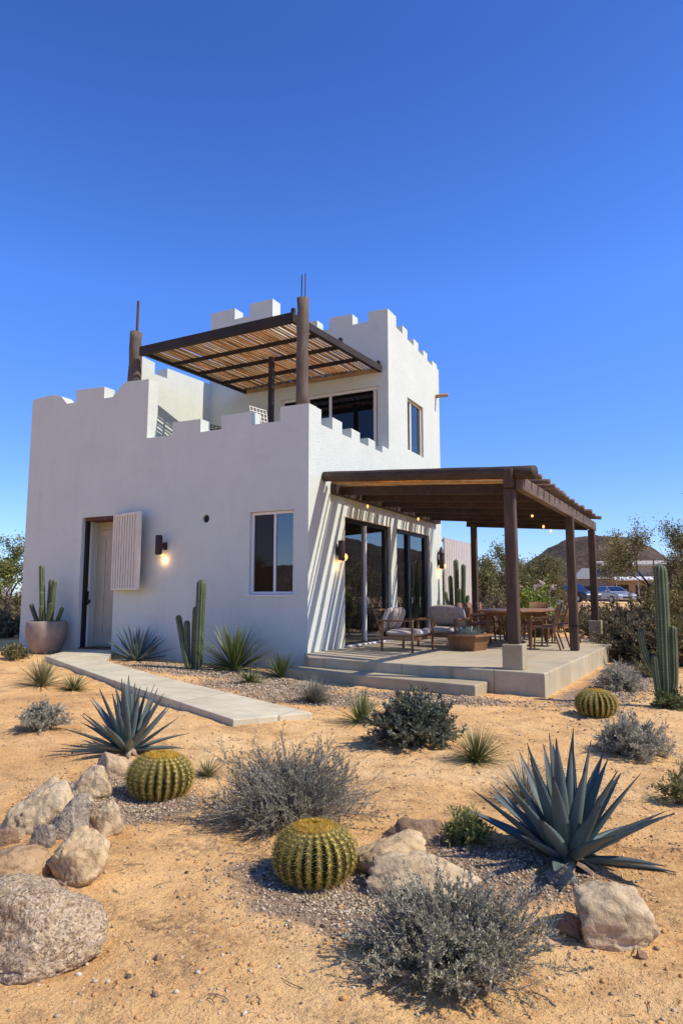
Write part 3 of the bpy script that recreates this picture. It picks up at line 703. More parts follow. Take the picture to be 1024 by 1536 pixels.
def shrub(name, label, loc, rx, h, leafmat, n_twig=110, sub=5, n_leaf=6000, ll=.018, lw=.006, tw=.004, cat='shrub', group=None, twmat=None, lo=.25, flowers=0, ry=None):
    ry = ry or rx; x, y = loc; t = thing(name, label, cat, (x, y, hpt(x, y)-.01), 0, group)
    az = rng.uniform(0, 2*pi, n_twig); el = np.arcsin(rng.uniform(.06, 1., n_twig)); k = rng.uniform(.66, 1.1, n_twig)*(1+.16*np.sin(2*az+loc[0]*9)+.10*np.sin(5*az+loc[1]*5)*np.cos(el))
    E = np.stack([rx*np.cos(az)*np.cos(el)*k, ry*np.sin(az)*np.cos(el)*k, h*np.sin(el)*k], -1)
    O = np.stack([rng.normal(0, rx*.08, n_twig), rng.normal(0, ry*.08, n_twig), np.zeros(n_twig)], -1)
    Mid = (O+E)*.5 + np.stack([-E[:, 0]*.05, -E[:, 1]*.05, .22*h*np.ones(n_twig)*np.cos(el)], -1)
    n2 = n_twig*sub; pi_ = rng.integers(0, n_twig, n2); tt = rng.uniform(lo, .95, n2)
    S0 = curves_pts(O[pi_], Mid[pi_], E[pi_], tt); tang = unit(E[pi_]-O[pi_])
    dr = unit(tang*.9 + rng.normal(0, .5, (n2, 3)) + [0, 0, .3]); Ls = (rx+h)*.5*rng.uniform(.14, .34, n2)[:, None]
    S2 = S0+dr*Ls; S1 = S0+(dr*.5+rng.normal(0, .1, (n2, 3)))*Ls; S2[:, 2] = np.maximum(S2[:, 2], .01)
    V1, F1 = tube_np(O, Mid, E, tw*1.6, tw*.5); V2, F2 = tube_np(S0, S1, S2, tw*.6, tw*.25, 3)
    np_mesh('stems', np.concatenate([V1, V2]), np.concatenate([F1, F2+len(V1)]), twmat or TWIG, t)
    wgt = rng.uniform(.0, 1., n2)**1.3 * np.where(rng.uniform(0, 1, n_twig)[pi_] < .13, .03, 1); wgt /= wgt.sum()
    m = n_leaf; q = rng.choice(n2, m, p=wgt); u = rng.uniform(.1, 1, m)
    P = curves_pts(S0[q], S1[q], S2[q], u) + rng.normal(0, ll*.15, (m, 3)); P[:, 2] = np.maximum(P[:, 2], .004)
    Dl = unit(unit(S2[q]-S0[q]) + rng.normal(0, .75, (m, 3)) + [0, 0, .25])
    V, F = leaf_quads(P, Dl, ll*rng.uniform(.6, 1.3, m), lw*rng.uniform(.7, 1.3, m))
    np_mesh('foliage', V, F, leafmat, t)
    if flowers:
        for qi in rng.integers(0, n_twig, flowers):
            P = E[qi]*[1, 1, 1.05] + rng.normal(0, .03, (14, 3)); V, F = leaf_quads(P, unit(rng.normal(size=P.shape)), np.full(14, .08), np.full(14, .07)); np_mesh('flower', V, F, LM['flower'], t)
    return t

def blades(name, label, loc, n, L, w, mat, e0=(.15, 1.45), curve=.6, cat='plant', group=None, fold=.25, base=.02, z=None, seg=5):
    x, y = loc; az = rng.uniform(0, 2*pi, n); el = rng.uniform(e0[0], e0[1], n); ln = L*rng.uniform(.7, 1.1, n)*(.75+.25*np.cos(el-.5))
    hd = np.stack([np.cos(az), np.sin(az), 0*az], -1); sd = np.stack([-np.sin(az), np.cos(az), 0*az], -1)
    pos = hd*base*rng.uniform(0, 1, n)[:, None]; rows = []
    cv = curve*rng.uniform(.5, 1.3, n)
    for i in range(seg+1):
        f = i/seg; e = el - cv*f*np.cos(el)
        if i: pos = pos + (hd*np.cos(e)[:, None] + np.array([0, 0, 1])*np.sin(e)[:, None])*(ln/seg)[:, None]
        wd = w*(1-f**2.2)*(.75+.5*f if f < .5 else 1) if i < seg else w*.02
        up = -hd*np.sin(e)[:, None]+np.array([0, 0, 1])*np.cos(e)[:, None]
        rows.append(np.stack([pos-sd*wd/2+up*wd*fold, pos, pos+sd*wd/2+up*wd*fold], 1))
    V = np.stack(rows, 1).reshape(-1, 3); st = (seg+1)*3
    F = []
    for i in range(seg):
        for c in (0, 1): F.append([i*3+c, i*3+c+1, i*3+3+c+1, i*3+3+c])
    F = (np.array(F)[None]+(np.arange(n)*st)[:, None, None]).reshape(-1, 4)
    V[:, 2] = np.maximum(V[:, 2], .003)
    tt = np.tile(np.repeat(np.linspace(0, 1, seg+1), 3), n)
    o = np_mesh(name, V, F, mat, None, True, tt); o.location = (x, y, hpt(x, y) if z is None else z); return tag(o, label, cat, group)

AGM = m_attr('agave_leaf', [(0, (.24, .25, .18)), (.2, (.135, .17, .14)), (.7, (.105, .14, .125)), (.93, (.12, .135, .115)), (.965, (.05, .03, .02)), (1, (.03, .017, .012))], 't', .22, .5, 6)
DEADL = m_simple('dead_leaf', (.30, .21, .13), .9, .35, 12, .3)
TOOTH = m_simple('leaf_teeth', (.10, .065, .045), .7, .2)
def agave(label, loc, leaves, group=None, z=None, teeth=True):
    """leaves: (azimuth, elevation at base, length, width, bend)"""
    seg, nc = 14, 9; V = []; F = []; A = []; TV = []
    for az, e0, L, w, bend in leaves:
        hd = Vector((cos(az), sin(az), 0)); sd = Vector((-sin(az), cos(az), 0)); p = hd*.035; b0 = len(V); tw = random.uniform(-.25, .25)
        for i in range(seg+1):
            f = i/seg; e = e0 - bend*f
            if i: p = p + (hd*cos(e)+Vector((0, 0, 1))*sin(e))*L/seg
            up = -hd*sin(e)+Vector((0, 0, 1))*cos(e)
            s2 = sd*cos(tw*f)+up*sin(tw*f); u2 = up*cos(tw*f)-sd*sin(tw*f)
            prof = (.62+.38*sin(pi*min(1, f/.42)*.5)) if f < .42 else max(0, 1-((f-.42)/.58)**1.55)
            hw = max(w*.5*prof, .0016); th = w*.20*(1-f)**.8*prof + .002
            for j in range(nc):
                uu = -1+2*j/(nc-1); q = p + s2*hw*uu + u2*(hw*.42*uu*uu); V.append(q); A.append(f)
            for j in range(1, nc-1):
                uu = 1-2*j/(nc-1); q = p + s2*hw*uu + u2*(hw*.42*uu*uu - th*(1-uu*uu)**.7); V.append(q); A.append(f)
            if teeth and 2 < i < seg-1:
                for sg in (-1, 1):
                    for k in (0, .33, .66):
                        q = p + s2*hw*sg*.99 + u2*hw*.42 + (hd*cos(e)+Vector((0, 0, 1))*sin(e))*L/seg*(k-.5); TV += [q-hd*.003, q+hd*.003+Vector((0, 0, .002)), q+s2*sg*.008]
        m = 2*nc-2
        for i in range(seg):
            for k in range(m): a = b0+i*m; F.append((a+k, a+(k+1) % m, a+m+(k+1) % m, a+m+k))
    x, y = loc; zz = hpt(x, y) if z is None else z
    V = np.array([v[:] for v in V]); V[:, 2] = np.maximum(V[:, 2], .006)
    t = thing('agave', label, 'agave', (x, y, zz), 0, group)
    np_mesh('leaves', V, np.array(F), AGM, t, True, np.array(A))
    dl = MB()
    for k in range(9):
        a = random.uniform(0, 6.28); r0 = random.uniform(.04, .09); r1 = r0+random.uniform(.14, .30)*leaves[0][2]/.56; sd = Vector((-sin(a), cos(a), 0)); hd = Vector((cos(a), sin(a), 0)); w0 = leaves[0][3]*.33; v = []
        for f in (0, .35, .7, 1.):
            p = hd*(r0+(r1-r0)*f)+Vector((0, 0, .03*(1-f)+.012*sin(f*5+k))); ww = w0*(1-f**1.5)+.002; v += [p-sd*ww, p+Vector((0, 0, .008)), p+sd*ww]
        dl.add(v, [(3*i+c, 3*i+c+1, 3*i+4+c, 3*i+3+c) for i in range(3) for c in (0, 1)])
    dl.build('dead_leaves', DEADL, t)
    if TV:
        TV = np.array([v[:] for v in TV]); np_mesh('leaf_teeth', TV, np.arange(len(TV)).reshape(-1, 3), TOOTH, t)
    return t
def rosette(n, L, w, lo=.12, hi=1.42, bend=(.15, .5), seed=1, grow=.25):
    r = random.Random(seed); out = []
    for i in range(n):
        f = i/(n-1); e = lo+(hi-lo)*f**.85+r.uniform(-.06, .06)
        out.append((2.39996*i+r.uniform(-.2, .2), e, L*(1-grow*f)*r.uniform(.88, 1.08), w*r.uniform(.85, 1.1), (bend[1]-(bend[1]-bend[0])*f)*r.uniform(-.25, 1)))
    return out

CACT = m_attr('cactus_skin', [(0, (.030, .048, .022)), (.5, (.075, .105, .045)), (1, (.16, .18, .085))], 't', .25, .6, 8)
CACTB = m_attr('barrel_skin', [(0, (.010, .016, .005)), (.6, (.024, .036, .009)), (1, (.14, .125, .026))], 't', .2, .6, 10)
SPINE = m_leaf('pale_spines', (.42, .36, .24), .3, .6, .2, (.5, .42, .28)); SPINEY = m_leaf('yellow_spines', (.56, .40, .08), .3, .5, .3, (.68, .50, .13))
CROWN = m_leaf('crown_wool', (.92, .50, .03), .4, .8, .2, (.95, .62, .06))
def spline(pts, n):
    out = []; m = len(pts)-1
    for i in range(n+1):
        u = i/n*m; k = min(int(u), m-1); f = u-k
        p0, p1, p2, p3 = (Vector(pts[max(k-1, 0)]), Vector(pts[k]), Vector(pts[k+1]), Vector(pts[min(k+2, m)]))
        out.append(.5*((2*p1)+(p2-p0)*f+(2*p0-5*p1+4*p2-p3)*f*f+(3*p1-p0-3*p2+p3)*f**3))
    return out
def cactus_stem(name, pts, r, ribs, parent, amp=.16, spines=True, n=34, neck=.8):
    P = spline(pts, n); k = ribs*4; V = []; A = []; SP = []; L = sum((P[i+1]-P[i]).length for i in range(n)); acc = 0; prev = Vector((1, 0, 0)); rings = []
    for i, p in enumerate(P):
        if i: acc += (p-P[i-1]).length
        d = (P[min(i+1, n)]-P[max(i-1, 0)]).normalized(); a = (prev-d*prev.dot(d)).normalized(); b = d.cross(a); prev = a
        tip = L-acc; rr = r*(sqrt(max(0, 1-(1-min(1, tip/(r*1.1)))**2)) if tip < r*1.1 else 1)*(neck+(1-neck)*min(1, acc/(3*r)))
        rr = max(rr, .001)
        for j in range(k):
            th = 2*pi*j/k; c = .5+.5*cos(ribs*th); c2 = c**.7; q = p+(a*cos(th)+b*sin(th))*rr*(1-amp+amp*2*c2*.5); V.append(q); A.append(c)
            if spines and j % 4 == 0 and i % 1 == 0 and rr > r*.3:
                for _ in range(3):
                    o = (a*cos(th)+b*sin(th)); dr = (o+Vector((random.gauss(0, .6), random.gauss(0, .6), random.gauss(0, .6)))).normalized(); s2 = dr.cross(d).normalized()*.0026*(r/.06)
                    SP += [q-s2, q+s2, q+dr*r*random.uniform(.15, .3)]
    F = []
    for i in range(n):
        for j in range(k): F.append((i*k+j, i*k+(j+1) % k, (i+1)*k+(j+1) % k, (i+1)*k+j))
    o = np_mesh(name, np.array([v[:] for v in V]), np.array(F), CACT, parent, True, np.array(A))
    if spines: np_mesh('spines', np.array([v[:] for v in SP]), np.arange(len(SP)).reshape(-1, 3), SPINE, o)
    return o
def barrel(label, loc, R, H, ribs=25, ns=17, group=None, crown=1., tilt=(0, 0)):
    x, y = loc; t = thing('barrel_cactus', label, 'cactus', (x, y, hpt(x, y)-.02), random.uniform(0, 3), group); t.rotation_euler.x = tilt[0]; t.rotation_euler.y = tilt[1]
    nv = 30; k = ribs*6; V = []; A = []; SP = []; CR = []
    for i in range(nv+1):
        f = i/nv; ph = -1.15+(pi/2+1.15)*f; rr = R*abs(cos(ph))**.80; z = H*.5*(1+.98*np.sign(sin(ph))*abs(sin(ph))**.95)
        if f > .93: z -= H*.06*((f-.93)/.07)**1.5; 
        for j in range(k):
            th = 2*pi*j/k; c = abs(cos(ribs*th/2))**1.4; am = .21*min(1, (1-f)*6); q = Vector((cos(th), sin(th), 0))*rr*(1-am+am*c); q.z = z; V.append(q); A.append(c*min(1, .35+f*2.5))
            if j % 6 == 0 and i > 2 and i % 2 == 0 and f < .95:
                o = Vector((cos(th)*cos(ph), sin(th)*cos(ph), sin(ph))); tn = Vector((-sin(th), cos(th), 0)); up = o.cross(tn)
                for s in range(10):
                    g = 2*pi*s/10+.2; dr = (o*random.uniform(.35, .75)+tn*cos(g)+up*sin(g)).normalized(); wv = dr.cross(o).normalized()*.0022*(R/.2)
                    SP += [q-wv, q+wv, q+dr*R*random.uniform(.13, .2)]
    F = []
    for i in range(nv):
        for j in range(k): F.append((i*k+j, i*k+(j+1) % k, (i+1)*k+(j+1) % k, (i+1)*k+j))
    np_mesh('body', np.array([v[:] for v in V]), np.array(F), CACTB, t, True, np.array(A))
    np_mesh('spines', np.array([v[:] for v in SP]), np.arange(len(SP)).reshape(-1, 3), SPINEY, t)
    n = 2200; a = rng.uniform(0, 2*pi, n); rad = R*crown*(.06+.40*np.sqrt(rng.uniform(0, 1, n))); ph = np.arccos(np.clip((rad/R)**(1/.8), 0, 1)); zz = H*.5*(1+.98*np.sin(ph)**.95)-.008 - H*.05*np.clip(1-rad/(R*.25), 0, 1)
    Pp = np.stack([rad*np.cos(a), rad*np.sin(a), zz], -1); Dd = unit(np.stack([np.cos(a)*rad/R, np.sin(a)*rad/R, np.full(n, .75)], -1)+rng.normal(0, .55, (n, 3)))
    Vv, Ff = leaf_quads(Pp, Dd, R*rng.uniform(.07, .15, n), np.full(n, .0035*R/.2)); np_mesh('crown', Vv, Ff, CROWN, t)
    return t

litter()
# --- barrel cacti
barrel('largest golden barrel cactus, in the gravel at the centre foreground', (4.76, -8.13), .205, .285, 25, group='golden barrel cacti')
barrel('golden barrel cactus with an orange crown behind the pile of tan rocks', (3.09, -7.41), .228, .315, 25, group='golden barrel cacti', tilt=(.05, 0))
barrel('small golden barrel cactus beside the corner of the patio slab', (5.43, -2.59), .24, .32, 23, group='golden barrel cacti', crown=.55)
# --- agaves
def side_first(n, L, w, seed, toward, **k): return rosette(n, L, w, seed=seed, **k)
agave('large blue agave with tall broad leaves in the right foreground', (5.84, -7.28), rosette(40, .525, .090, .14, 1.50, (.0, .20), 3, -.22))
agave('blue agave with spreading leaves in front of the concrete path', (1.89, -6.49), rosette(38, .56, .080, .20, 1.50, (.0, .25), 5, -.12))
agave('blue grey agave against the front wall below the lamp', (-3.85, -.42), rosette(44, .82, .062, .10, 1.4, (.0, .15), 9, .12), teeth=False)
# --- yuccas and grasses
GB = lambda c0, c1, nm: m_attr(nm, [(0, mul(c1, 1.1)), (.3, c0), (.8, c1), (1, mul(c1, 1.25))], 't', .3, .5, 14)
YUC = GB((.085, .125, .03), (.17, .20, .06), 'yucca_blade'); GRS = GB((.17, .17, .06), (.33, .29, .14), 'dry_grass_blade'); GRG = GB((.10, .135, .035), (.21, .22, .075), 'green_grass_blade'); GRY = GB((.15, .165, .12), (.24, .24, .17), 'grey_grass_blade')
blades('yucca', 'green spiky yucca against the front wall below the window', (-1.15, -.72), 190, 1.0, .034, YUC, (.12, 1.5), .2, 'yucca')
blades('yucca', 'green narrow leaved yucca standing alone between the path and the dark shrub', (3.13, -4.21), 120, .47, .013, YUC, (.2, 1.5), .35, 'yucca')
blades('grass_tuft', 'bright green grass tuft beside the dark rounded shrub', (4.81, -5.42), 420, .36, .006, GRG, (.2, 1.45), .7, 'grass tuft')
blades('grass_tuft', 'yellow green grass tuft left of the path, the larger of a pair', (-2.28, -4.03), 260, .56, .011, GRS, (.2, 1.5), .5, 'grass tuft')
blades('grass_tuft', 'small green tuft next to the yellow grass left of the path', (-1.72, -3.92), 180, .34, .010, GRG, (.15, 1.3), .6, 'grass tuft')
blades('grass_tuft', 'small pale tuft on the sand behind the orange crowned barrel cactus', (3.08, -6.85), 150, .20, .006, GRS, (.2, 1.3), .6, 'grass tuft')
blades('grass_tuft', 'low yellow green tuft in the gravel near the house corner', (.1, -2.0), 170, .34, .011, GRG, (.15, 1.2), .6, 'grass tuft')
blades('yucca', 'small dark green yucca at the front corner of the house', (.12, -1.12), 120, .56, .020, YUC, (.15, 1.45), .3, 'yucca')
blades('grass_tuft', 'wispy grey green grass behind the large agave', (5.42, -6.35), 240, .40, .005, GRY, (.3, 1.45), .9, 'grass tuft')
blades('grass_tuft', 'fine grey tuft in front of the patio step', (1.98, -3.21), 520, .42, .007, GRY, (.1, 1.5), .45, 'grass tuft')
# --- shrubs
shrub('sage_bush', 'large grey sage bush at the bottom of the picture, nearest the camera', (5.65, -8.60), .365, .32, LM['sage'], 260, 10, 80000, .013, .0052, .0024, twmat=TWIGG)
shrub('sage_bush', 'large twiggy grey bush behind the centre barrel cactus', (4.20, -7.45), .50, .43, LM['brush'], 320, 10, 70000, .014, .0048, .0028, twmat=TWIGG)
shrub('round_shrub', 'dense dark green rounded shrub in front of the patio slab', (4.08, -4.97), .46, .44, LM['dark'], 170, 9, 24000, .036, .016, .004)
shrub('lavender_bush', 'low grey purple bush right of the large agave, beyond it', (5.97, -4.50), .37, .33, LM['grey'], 130, 8, 15000, .028, .010, .0026, twmat=TWIGG)
shrub('lavender_bush', 'small grey bush at the right side of the patio slab behind the small barrel cactus', (5.45, -.05), .38, .40, LM['grey'], 110, 7, 8000, .035, .013, .004, twmat=TWIGG)
shrub('lavender_bush', 'small grey bush on the sand at the far left below the yellow grass', (.38, -6.19), .29, .30, LM['grey'], 100, 8, 11000, .024, .010, .003, twmat=TWIGG)
shrub('leafy_shrub', 'bright green low plant left of the large agave beside the brown rocks', (5.30, -7.33), .17, .165, LM['fresh'], 120, 4, 3000, .036, .007, .002)
shrub('leafy_shrub', 'yellow green plant at the right edge above the large agave', (6.36, -5.85), .16, .25, LM['yellow'], 50, 5, 1300, .032, .009, .002)
shrub('leafy_shrub', 'green bush at the foot of the tall branched cactus', (6.18, -1.5), .28, .24, LM['green'], 70, 5, 1800, .05, .016, .004)
shrub('leafy_shrub', 'low dark green bush beside the start of the path near the clay pot', (-5.9, -1.75), .36, .30, LM['olive'], 80, 5, 1700, .06, .02, .004)
shrub('dry_bush', 'bare brown bush past the far right corner of the patio slab', (5.45, 5.2), .34, .42, LM['dry'], 70, 6, 1400, .05, .015, .005)
shrub('dry_bush', 'dry straw coloured tuft behind the small grey bush by the slab', (5.75, 1.9), .32, .32, LM['yellow'], 70, 6, 1600, .05, .008, .004)
# --- columnar cacti
t = thing('column_cactus', 'green column cactus with four stems against the front wall', 'cactus', (-1.86, -.98, hpt(-1.86, -.98)-.02))
cactus_stem('stem', [(.06, 0, 0), (.075, .0, .6), (.09, 0, 1.2), (.10, 0, 1.70)], .092, 9, t)
cactus_stem('stem', [(-.05, .05, 0), (-.06, .06, .6), (-.05, .06, 1.20)], .075, 9, t)
cactus_stem('stem', [(-.13, -.04, 0), (-.17, -.04, .45), (-.20, -.03, .93)], .06, 8, t)
cactus_stem('stem', [(-.06, -.10, 0), (-.22, -.08, .45), (-.40, -.05, 1.03)], .058, 8, t)
t = thing('column_cactus', 'tall column cactus with raised side arms at the right edge', 'cactus', (6.12, -1.38, hpt(6.12, -1.38)-.02))
cactus_stem('stem', [(0, 0, 0), (.01, 0, .6), (.02, 0, 1.2), (.02, 0, 1.86)], .085, 11, t, n=44)
cactus_stem('arm', [(-.04, -.02, .42), (-.14, -.03, .52), (-.22, -.03, .72), (-.255, -.03, 1.0)], .042, 8, t)
cactus_stem('arm', [(.05, .0, .10), (.11, .0, .35), (.125, .0, .7), (.13, 0, 1.06)], .05, 8, t)
cactus_stem('arm', [(-.05, -.05, .02), (-.09, -.07, .4), (-.10, -.07, .68)], .045, 8, t)
PX, PY = -6.50, -.50
pz = hpt(PX, PY)
t = thing('flower_pot', 'large round clay pot left of the front door', 'pot', (PX, PY, pz-.02))
MB().lathe([(.27, 0), (.34, .12), (.42, .36), (.445, .56), (.43, .70), (.40, .735), (.365, .73), (.36, .66)], 40).build('body', M['clay'], t, True)
MB().lathe([(.36, .655), (.2, .67), (.02, .675)], 24).build('soil', M['soil'], t, True)
t = thing('column_cactus', 'cluster of green cactus stems growing in the clay pot', 'cactus', (PX, PY, pz+.60))
for (x, y, tx, ty, hh, r) in [(-.10, -.02, -.22, -.05, 1.38, .062), (.02, .02, .02, .04, 1.06, .06), (.12, -.02, .20, -.02, 1.04, .055), (-.02, -.1, -.06, -.14, .78, .055), (.1, -.12, .28, -.16, .52, .05), (-.14, -.1, -.42, -.12, .5, .05), (.0, -.16, .10, -.26, .46, .048), (-.12, .1, -.34, .1, .42, .045), (.16, .08, .36, .1, .42, .045)]:
    cactus_stem('stem', [(x, y, 0), ((x+tx)/2*1.05, (y+ty)/2, hh*.5), (tx, ty, hh)], r, 8, t, n=22)
t = thing('column_cactus', 'dark column cactus cluster at the far end of the patio wall', 'cactus', (.52, 7.55, SLAB))
for (x, y, tx, ty, hh, r) in [(0, 0, -.02, 0, 2.12, .075), (.15, 0, .20, 0, 1.98, .07), (-.14, 0, -.20, 0, 1.66, .065), (.08, -.1, .1, -.14, 1.3, .06), (-.08, -.12, -.3, -.16, 1.2, .055), (.2, -.06, .34, -.1, 1.1, .055)]:
    cactus_stem('stem', [(x, y, 0), ((x+tx)/2, (y+ty)/2, hh*.5), (tx, ty, hh)], r, 8, t, n=22, spines=False)
agave('spiky grey agave in front of the dark cactus at the end of the patio wall', (.50, 7.22), rosette(34, .75, .05, .2, 1.4, (.0, .2), 14, .15), z=SLAB+.35, teeth=False)

# ------------------------------------------------------------------ rocks
RM = dict(granite=m_rock('granite', (.36, .235, .115), (.52, .365, .20), (.66, .50, .31), .6, 1.), tan=m_rock('tan_rock', (.42, .265, .115), (.62, .435, .225), (.76, .60, .38)),
 pale=m_rock('pale_rock', (.42, .29, .15), (.60, .445, .25), (.74, .58, .37)), brown=m_rock('brown_rock', (.19, .105, .055), (.34, .21, .12), (.48, .33, .20)),
 grey=m_rock('grey_rock', (.25, .195, .13), (.37, .295, .205), (.48, .395, .29), .3), pink=m_rock('pink_rock', (.38, .24, .125), (.56, .39, .22), (.70, .54, .35)), sand=m_rock('sandy_rock', (.36, .22, .10), (.46, .29, .14), (.55, .37, .2)), chip=m_rock('chip_rock', (.16, .15, .125), (.24, .22, .18), (.36, .33, .28)))
def rock(label, loc, W, H, mat, seed, D=None, facet=.5, rz=0., crack=False, rough=.10):
    r = random.Random(seed); bm = bmesh.new(); bmesh.ops.create_icosphere(bm, subdivisions=6 if crack else 5, radius=1)
    cuts = [(Vector((r.gauss(0, 1), r.gauss(0, 1), r.gauss(0, .8))).normalized(), r.uniform(.52, .82)) for _ in range(int(20*facet)+2)]
    o = Vector((seed*3.7, seed*1.3, 0))
    for v in bm.verts:
        d = v.co.normalized(); k = 1.
        for n, h in cuts:
            q = d.dot(n)
            if q > 0 and q*k > h: k = h/q*(1-facet*.0)*.9+k*.1
        k *= 1+rough*noise.fractal(d*1.9+o, .9, 2.1, 4)+.30*rough*noise.fractal(d*8+o, .7, 2.2, 4)
        cr = noise.voronoi(d*2.6+o)[0]; k -= .035*facet*exp(-((cr[1]-cr[0])/.05)**2)
        k *= 1-.16*facet*max(0, .22-abs(noise.noise(d*2.1+o*1.7)))*1.6-.10*facet*max(0, .2-abs(noise.noise(d*4.3+o)))*2
        if crack:
            k *= 1+.014*noise.fractal(d*22+o, .5, 2.2, 3)
            k -= .06*exp(-((d.z+.06-.22*d.x+.10*noise.noise(d*3+o))/.022)**2)*(.4+.6*max(0, noise.noise(d*2.2+o*2)+.4))
        v.co = d*k
    D = D or W*.85
    xs = [v.co.x for v in bm.verts]; zs = [v.co.z for v in bm.verts]; sx = max(xs)-min(xs); hz = max(zs)
    for v in bm.verts: v.co = Vector((v.co.x/sx*W, v.co.y/2*D*1.05, v.co.z/hz*H*(1 if v.co.z > 0 else .5)))
    me = bpy.data.meshes.new('rock'); bm.to_mesh(me); bm.free()
    ob = link_mesh('rock', me, RM[mat], None, True); x, y = loc
    ob.location = (x, y, hpt(x, y)-H*.05); ob.rotation_euler = (0, 0, radians(27)+rz)
    for v in me.vertices: v.co.z = v.co.z*.82 + H*.14
    return tag(ob, label, 'rock', None)
rock('big rounded speckled granite boulder at the left edge, nearest the camera', (4.07, -9.23), .62, .30, 'granite', 1, .50, .12, .15, True, .07)
rock('pale tan blocky rock in front of the rock pile', (3.80, -8.74), .29, .245, 'tan', 2, .26, .9, .5)
rock('small smooth grey stone between the boulders of the pile', (3.42, -8.65), .13, .13, 'grey', 3, .12, .3)
rock('grey brown rock in the middle of the rock pile', (3.32, -8.40), .25, .25, 'grey', 4, .24, .7)
rock('pale rock at the right side of the rock pile', (3.40, -8.19), .21, .20, 'pale', 5, .2, .8)
rock('tallest rock at the back left of the rock pile', (2.98, -8.31), .50, .33, 'pale', 6, .42, .8, .4)
rock('tan rock behind the pile towards the barrel cactus', (2.72, -7.68), .30, .23, 'pale', 7, .26, .8)
rock('flat pinkish rock at the foot of the spreading agave', (2.42, -7.16), .34, .19, 'pink', 8, .3, .5)
rock('small flat brown rock at the left of the pile', (3.13, -8.66), .18, .10, 'brown', 9, .15, .6)
rock('low sand coloured rock between the granite boulder and the pile', (3.47, -8.90), .46, .14, 'sand', 21, .36, .3)
rock('dark brown rock right of the centre barrel cactus', (5.05, -7.80), .42, .19, 'tan', 10, .34, .8, .2)
rock('low brown rock behind the dark brown one', (5.02, -7.42), .36, .15, 'brown', 11, .28, .7)
rock('long pale rock half hidden behind the nearest sage bush', (5.27, -7.97), .58, .165, 'pale', 12, .36, .6)
rock('rounded grey tan boulder at the lower right below the large agave', (6.15, -8.05), .335, .215, 'pale', 43, .31, .3, -.3)
rock('small grey stone against the boulder at the lower right', (6.00, -8.10), .14, .09, 'brown', 14, .11, .5)
rock('small pale chipped stone leaning on the base of the large agave', (5.88, -7.62), .15, .10, 'chip', 15, .10, 1.)
for i, (px, py, w, lab) in enumerate([(4.60, -9.08, .035, 'lone small tan stone on the sand right of the granite boulder'), (4.77, -9.28, .03, 'tiny pebble sized stone low in the left foreground'), (6.27, -8.18, .05, 'small brown stone at the right foot of the lower right boulder'), (5.55, -9.30, .035, 'small dark stone at the bottom edge near the sage bush')]):
    rock(lab, (px, py), w, w*.6, 'brown', 30+i, w*.8, .6)

# ------------------------------------------------------------------ patio furniture
def cushion_mesh(sx, sy, sz, e=.45, n=20, sag=0.):
    mb = MB(); v = []; sg = lambda a, p: math.copysign(abs(a)**p, a)
    for i in range(n+1):
        ph = -pi/2+pi*i/n
        for j in range(2*n):
            th = 2*pi*j/(2*n); x = sg(cos(ph), e)*sg(cos(th), e); y = sg(cos(ph), e)*sg(sin(th), e); z = sg(sin(ph), .8)
            edge = (abs(x)**6+abs(y)**6)*.35
            v.append((x*sx/2, y*sy/2, z*sz/2*(1-edge) + .006*noise.noise(Vector((x*3, y*3, z+sx*9)))))
    f = []
    for i in range(n):
        for j in range(2*n): f.append((i*2*n+j, i*2*n+(j+1) % (2*n), (i+1)*2*n+(j+1) % (2*n), (i+1)*2*n+j))
    return mb.add(v, f)
def armchair(label, x, y, rz, w=.92):
    """faces local +x"""
    t = thing('armchair', label, 'armchair', (x, y, SLAB+.002), rz); hw = w/2
    for sy in (-hw, hw):
        MB().bar((.34, sy, 0), (.34, sy, .57), .038, .045, (1, 0, 0)).build('leg', M['teak'], t, False, .006)
        MB().bar((-.32, sy, 0), (-.30, sy, .57), .038, .045, (1, 0, 0)).build('leg', M['teak'], t, False, .006)
        MB().bar((-.40, sy, .585), (.37, sy, .585), .055, .03).build('armrest', M['teak'], t, False, .008)
    f = MB(); f.bar((.33, -hw, .24), (.33, hw, .24), .03, .06).bar((-.30, -hw, .24), (-.30, hw, .24), .03, .06)
    for sy in (-hw, hw): f.bar((-.31, sy, .25), (.34, sy, .25), .03, .06)
    f.build('seat_frame', M['teak'], t, False, .005)
    b = MB()
    for sy in (-hw+.03, 0, hw-.03): b.bar((-.30, sy, .22), (-.50, sy, .80), .03, .03)
    b.bar((-.50, -hw+.02, .79), (-.50, hw-.02, .79), .035, .04); b.build('back_frame', M['teak'], t, False, .005)
    c = cushion_mesh(.70, w-.07, .15).build('seat_cushion', M['cloth'], t, True); c.location = (.02, 0, .345)
    c = cushion_mesh(.50, w-.10, .15).build('back_cushion', M['cloth'], t, True); c.location = (-.315, 0, .60); c.rotation_euler = (0, radians(-71), 0)
    return t
armchair('wooden lounge armchair with beige cushions in front of the first patio door', 1.40, 1.52, radians(-4), .95)
armchair('beige cushioned lounge armchair facing the camera between the planter and the second patio door', 1.72, 2.80, radians(-97), .86)
p = tag(cushion_mesh(.44, .46, .17, .6).build('pillow', M['cloth2'], None, True), 'grey taupe pillow leaning on the backrest of the nearer armchair', 'pillow'); p.location = (1.22, 1.42, SLAB+.63); p.rotation_euler = (0, radians(-66), radians(-8))
p = tag(cushion_mesh(.46, .78, .17, .6).build('pillow', M['cloth2'], None, True), 'wide taupe pillow across the armchair that faces the camera', 'pillow'); p.location = (1.73, 2.92, SLAB+.66); p.rotation_euler = (0, radians(-68), radians(-97))
